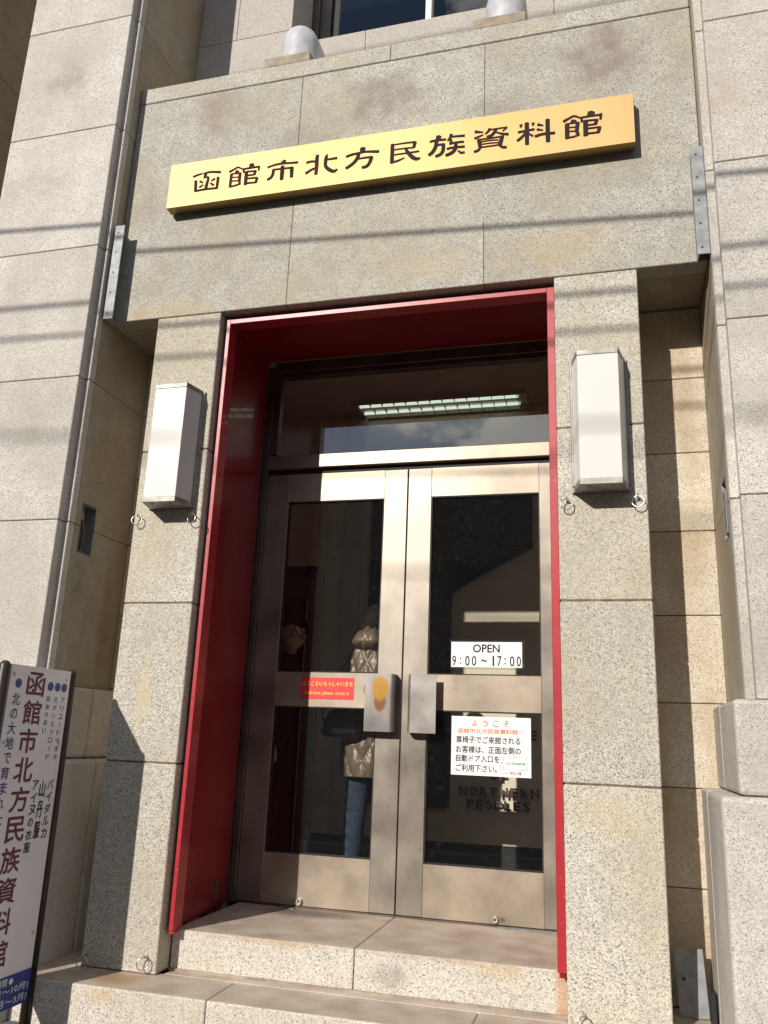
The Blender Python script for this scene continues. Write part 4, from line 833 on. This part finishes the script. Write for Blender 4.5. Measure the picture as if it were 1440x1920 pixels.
def coat_w():
    """coat shell: stacked rings round the trunk, quilted in diamonds"""
    prof = [(.655, .172, .150), (.70, .180, .155), (.82, .178, .152), (.95, .170, .142), (1.06, .164, .134), (1.16, .172, .136), (1.25, .180, .136), (1.32, .174, .126), (1.375, .155, .115), (1.425, .118, .085)]
    bm = bmesh.new(); rings = []; n = 150; steps = 130
    for i in range(steps + 1):
        z = .655 + (1.425 - .655) * i / steps
        for (a, b, c), (d, e, f) in zip(prof[:-1], prof[1:]):
            if a <= z <= d + 1e-6: t = (z - a) / (d - a); rx = b + (e - b) * t; ry = c + (f - c) * t; break
        ring = []
        for k in range(n):
            a = 2 * math.pi * k / n; s = a * .2
            p1 = ((s + z * .62 + .03) / .118) % 1; p2 = ((s - z * .62) / .118) % 1; q = min(abs(math.sin(math.pi * p1)), abs(math.sin(math.pi * p2)))
            puff = .017 * (q ** .5) - .009 + .0018 * math.sin(a * 31 + z * 60) * math.sin(z * 130 + a * 9)
            ring.append(bm.verts.new((-.282 + math.cos(a) * (rx + puff), 1.26 + math.sin(a) * (ry + puff), z)))
        rings.append(ring)
    for a, b in zip(rings[:-1], rings[1:]):
        for k in range(n): bm.faces.new((a[k], a[(k + 1) % n], b[(k + 1) % n], b[k]))
    bm.faces.new(rings[-1]); bm.faces.new(rings[0][::-1]); return bm
obj('puffer_coat', coat_w(), 'puffer', wo_, True)
for s, sh, e, w_ in ((1, JW['sl'], JW['el'], JW['wl']), (-1, JW['sr'], JW['er'], JW['wr'])):
    P0, P1, P2 = Vector(sh[:3]), Vector(e[:3]), Vector(w_[:3]); pts = []; rs = []
    for k in range(41):
        t = k / 40; p = P0.lerp(P1, t * 2) if t < .5 else P1.lerp(P2, t * 2 - 1); pts.append(p); rs.append((.078 - .024 * t) + .006 * abs(math.sin(k * math.pi / 5)) + .002 * math.sin(k * 2.3))
    obj('sleeve', tube(pts, rs, 20), 'puffer', wo_, True)
def hoodw():
    bm = ell((-.285, 1.20, 1.432), (.118, .105, .054), n=90)
    for v in bm.verts:
        d = v.co - Vector((-.285, 1.20, 1.432)); v.co += d.normalized() * (.018 * min(abs(math.sin(d.x * 30 + d.z * 22 + .8)), abs(math.sin(d.x * 30 - d.z * 22 + .8))) ** .5 - .006) * (1 if abs(d.x) > .004 else .2)
        if v.co.z > 1.44: v.co.x = -.27 + (v.co.x + .27) * (1 - (v.co.z - 1.44) * 3.0); v.co.z += .045 * (v.co.z - 1.44) / .06
    return bm
obj('hood', hoodw(), 'puffer', wo_, True)
jw = grow(JW, ['pel', 'hl', 'hr', 'kl', 'kr', 'al', 'ar'], 1.0); jw['pel'] = (-.275, 1.27, .80, .11, .10); jw['hl'] = (-.345, 1.26, .70, .082, .085); jw['hr'] = (-.205, 1.28, .70, .082, .085)
# folds in the jeans
jm = skin_mesh(jw, [b for b in BN if b[0] in jw and b[1] in jw], 3, 'pel')
for v in jm.vertices: v.co.x += .002 * math.sin(v.co.z * 75 + v.co.y * 60); v.co.y += .004 * math.sin(v.co.z * 90 + v.co.x * 70)
obj('jeans', jm, 'denim', wo_, True)
for a in ('l', 'r'):
    p = Vector(JW['a' + a][:3]); q = Vector(JW['t' + a][:3]); obj('shoe', fuse([tube([p + Vector((0, -.03, -.04)), p + Vector((0, .03, -.035)), q + Vector((0, .05, -.01))], [.042, .045, .032], 12)], .008, 1), 'leather', wo_, True)
def hair_w():
    bm = hair_cap(hw, RW, 1.0)
    for v in bm.verts: v.co.x = hw[0] + (v.co.x - hw[0]) * 1.12; rr = random.Random(8)
    for i in range(520):
        a = rr.uniform(-1.7, 1.7); r = .096; x = math.sin(a) * r; y = -math.cos(a) * .098
        tube([(hw[0] + x * .5, hw[1] + y * .45, hw[2] + .105), (hw[0] + x * .97, hw[1] + y * .97, hw[2] + .055), (hw[0] + x * 1.12, hw[1] + y * 1.08, hw[2] - .03), (hw[0] + x * 1.06 + rr.uniform(-.006, .006), hw[1] + y * 1.02, hw[2] - .10 - rr.random() * .03)], [.0015, .003, .003, .001], 4, bm)
    return bm
obj('hair', hair_w(), 'hair', wo_, True)
hb = thing('handbag', (-.44, 1.08, .86), 'black handbag carried across the back of the puffer coat', 'handbag')
hbm = prism([(-.545, .875), (-.30, .865), (-.285, .99), (-.30, 1.075), (-.42, 1.055), (-.505, 1.0)], 1.03, 1.105, .028, 'Y'); bmesh.ops.subdivide_edges(hbm, edges=hbm.edges[:], cuts=3, use_grid_fill=True)
for v in hbm.verts: v.co.y += .012 * math.sin(v.co.x * 40 + v.co.z * 25) * (1 if v.co.y < 1.07 else 0)
obj('bag_body', hbm, 'leather', hb, True); obj('bag_handle', tube([(-.52, 1.06, .96), (-.53, 1.05, 1.02), (-.49, 1.05, 1.045), (-.455, 1.06, 1.03)], .006, 8), 'leather', hb, True)
obj('buckle', tube([(-.515, 1.045, .985), (-.50, 1.043, .995)], .004, 8), 'chrome', hb)

# ================================================================ STANDING BANNER SIGN
sg = thing('standing_banner_sign', (-1.32, -.455, -.35), 'tall white signboard between two dark posts, with plum and blue Japanese lettering', 'signboard')
for y in (-.690, -.236):
    p = obj('post', tube([(-1.325, y, -.35), (-1.325, y, 1.108), (-1.325, y, 1.120), (-1.325, y, 1.128)], [.0235, .0235, .019, .008], 20), 'post', sg, False)
for f in [f for o in sg.children for f in o.data.polygons]: f.use_smooth = abs(f.normal.z) < .5
box('panel', (-1.318, -1.310, -.666, -.260, -.118, 1.117), 'white', sg, .001)
obj('blue_panel', boxbm(-1.318, -1.3096, -.666, -.260, -.245, -.1185), 'blue', sg)
for y in (-.285, -.645):
    for z in (1.078, .80, .02, -.225): obj('rivet', cyl((-1.3095, y, z), .007, .004, 'X', 12), 'chrome', sg)
def vtext(name, s, yc, wy, z0, z1, fill, mat, bold):
    bm = bmesh.new(); n = len(s); h = (z0 - z1) / n
    for i, ch in enumerate(s):
        zc = z0 - (i + .5) * h; w = wy / 2; hh = h * fill / 2
        if ch in 'ー': ws, hs = w * .12, hh
        elif ch in 'のでれ': ws, hs = w * .85, hh * .85
        else: ws, hs = w, hh
        text_into(bm, ch, (-1.3094, 0, 0), (0, 1, 0), (0, 0, 1), yc - ws, yc + ws, zc - hs, zc + hs, bold, .0006)
    return obj(name, bm, mat, sg)
vtext('title_lettering', '函館市北方民族資料館', -.497, .118, 1.103, -.082, .86, 'purple', .022)
vtext('subtitle_lettering', '北の大地で育まれた', -.611, .050, 1.005, .470, .84, 'navy', .012)
for y in (-.610, -.396, -.346, -.299): obj('blue_dot', cyl((-1.3096, y, 1.041), .0195, .0008, 'X', 28), 'blue', sg)
for s, y, z1 in (('アリュートの皮舟', -.297, .722), ('北のシルクロード', -.348, .722), ('民族の装い', -.399, .835)): vtext('list_lettering', s, y, .026, 1.003, z1, .66, 'black', .0)
for s, y, z0, z1 in (('バイダルカ', -.303, .648, .395), ('山丹服', -.355, .648, .395), ('アイヌの衣服', -.405, .648, .345)): vtext('list_lettering', s, y, .040, z0, z1, .82, 'black', .02)
bm = bmesh.new()
for s, a, b, c, d in (('開館時間', -.54, -.41, -.155, -.125), ('(4月～10月)', -.52, -.272, -.195, -.162), ('(11月～3月)', -.52, -.272, -.237, -.204)): text_into(bm, s, (-1.3092, 0, 0), (0, 1, 0), (0, 0, 1), a, b, c, d, .01, .0006)
obj('hours_lettering', bm, 'paper', sg)
obj('hours_dot', cyl((-1.3092, -.385, -.143), .012, .0008, 'X', 20), 'paper', sg)

# ================================================================ STREET SIDE (seen in reflections and as shadows)
def cable(z0, slope, y, r, label):
    pts = []
    for k in range(41):
        x = -50 + k * 2.5; x0 = x - .385 * y; pts.append((x, y, z0 + slope * x0 - .52 * y + (.0006 * (x + 1.9) ** 2)))
    prop(obj('power_cable', tube(pts, r, 6), 'rubber'), label, 'cable', 'overhead power cables along the street')
cable(3.42, -.061, -3.4, .012, 'overhead cable nearest the building, its shadow crossing below the gold sign')
cable(2.985, -.025, -4.0, .012, 'second overhead cable, its shadow crossing the pillar tops')
cable(2.79, -.027, -4.6, .011, 'third overhead cable, its shadow just below the pillar tops')
cable(2.20, -.03, -9.5, .012, 'thin overhead cable seen mirrored in the transom'); cable(5.50, .02, -8.5, .02, 'high overhead cable over the road')
ob = thing('office_building', (-4, -24, -.5), 'plain flat-roofed building across the street', 'building')
box('wall', (-34, 30, -32, -22, -.5, 9.4), 'farwall', ob, 0); box('parapet', (-34.2, 30.2, -32.2, -21.8, 9.4, 9.9), 'farwall', ob, 0)
for i in range(20):
    for j in range(4):
        x = -32 + i * 3.1; z = .9 + j * 2.25; w = obj('window', boxbm(x, x + 1.9, -22.0, -21.95, z, z + 1.5), 'farwin', ob)
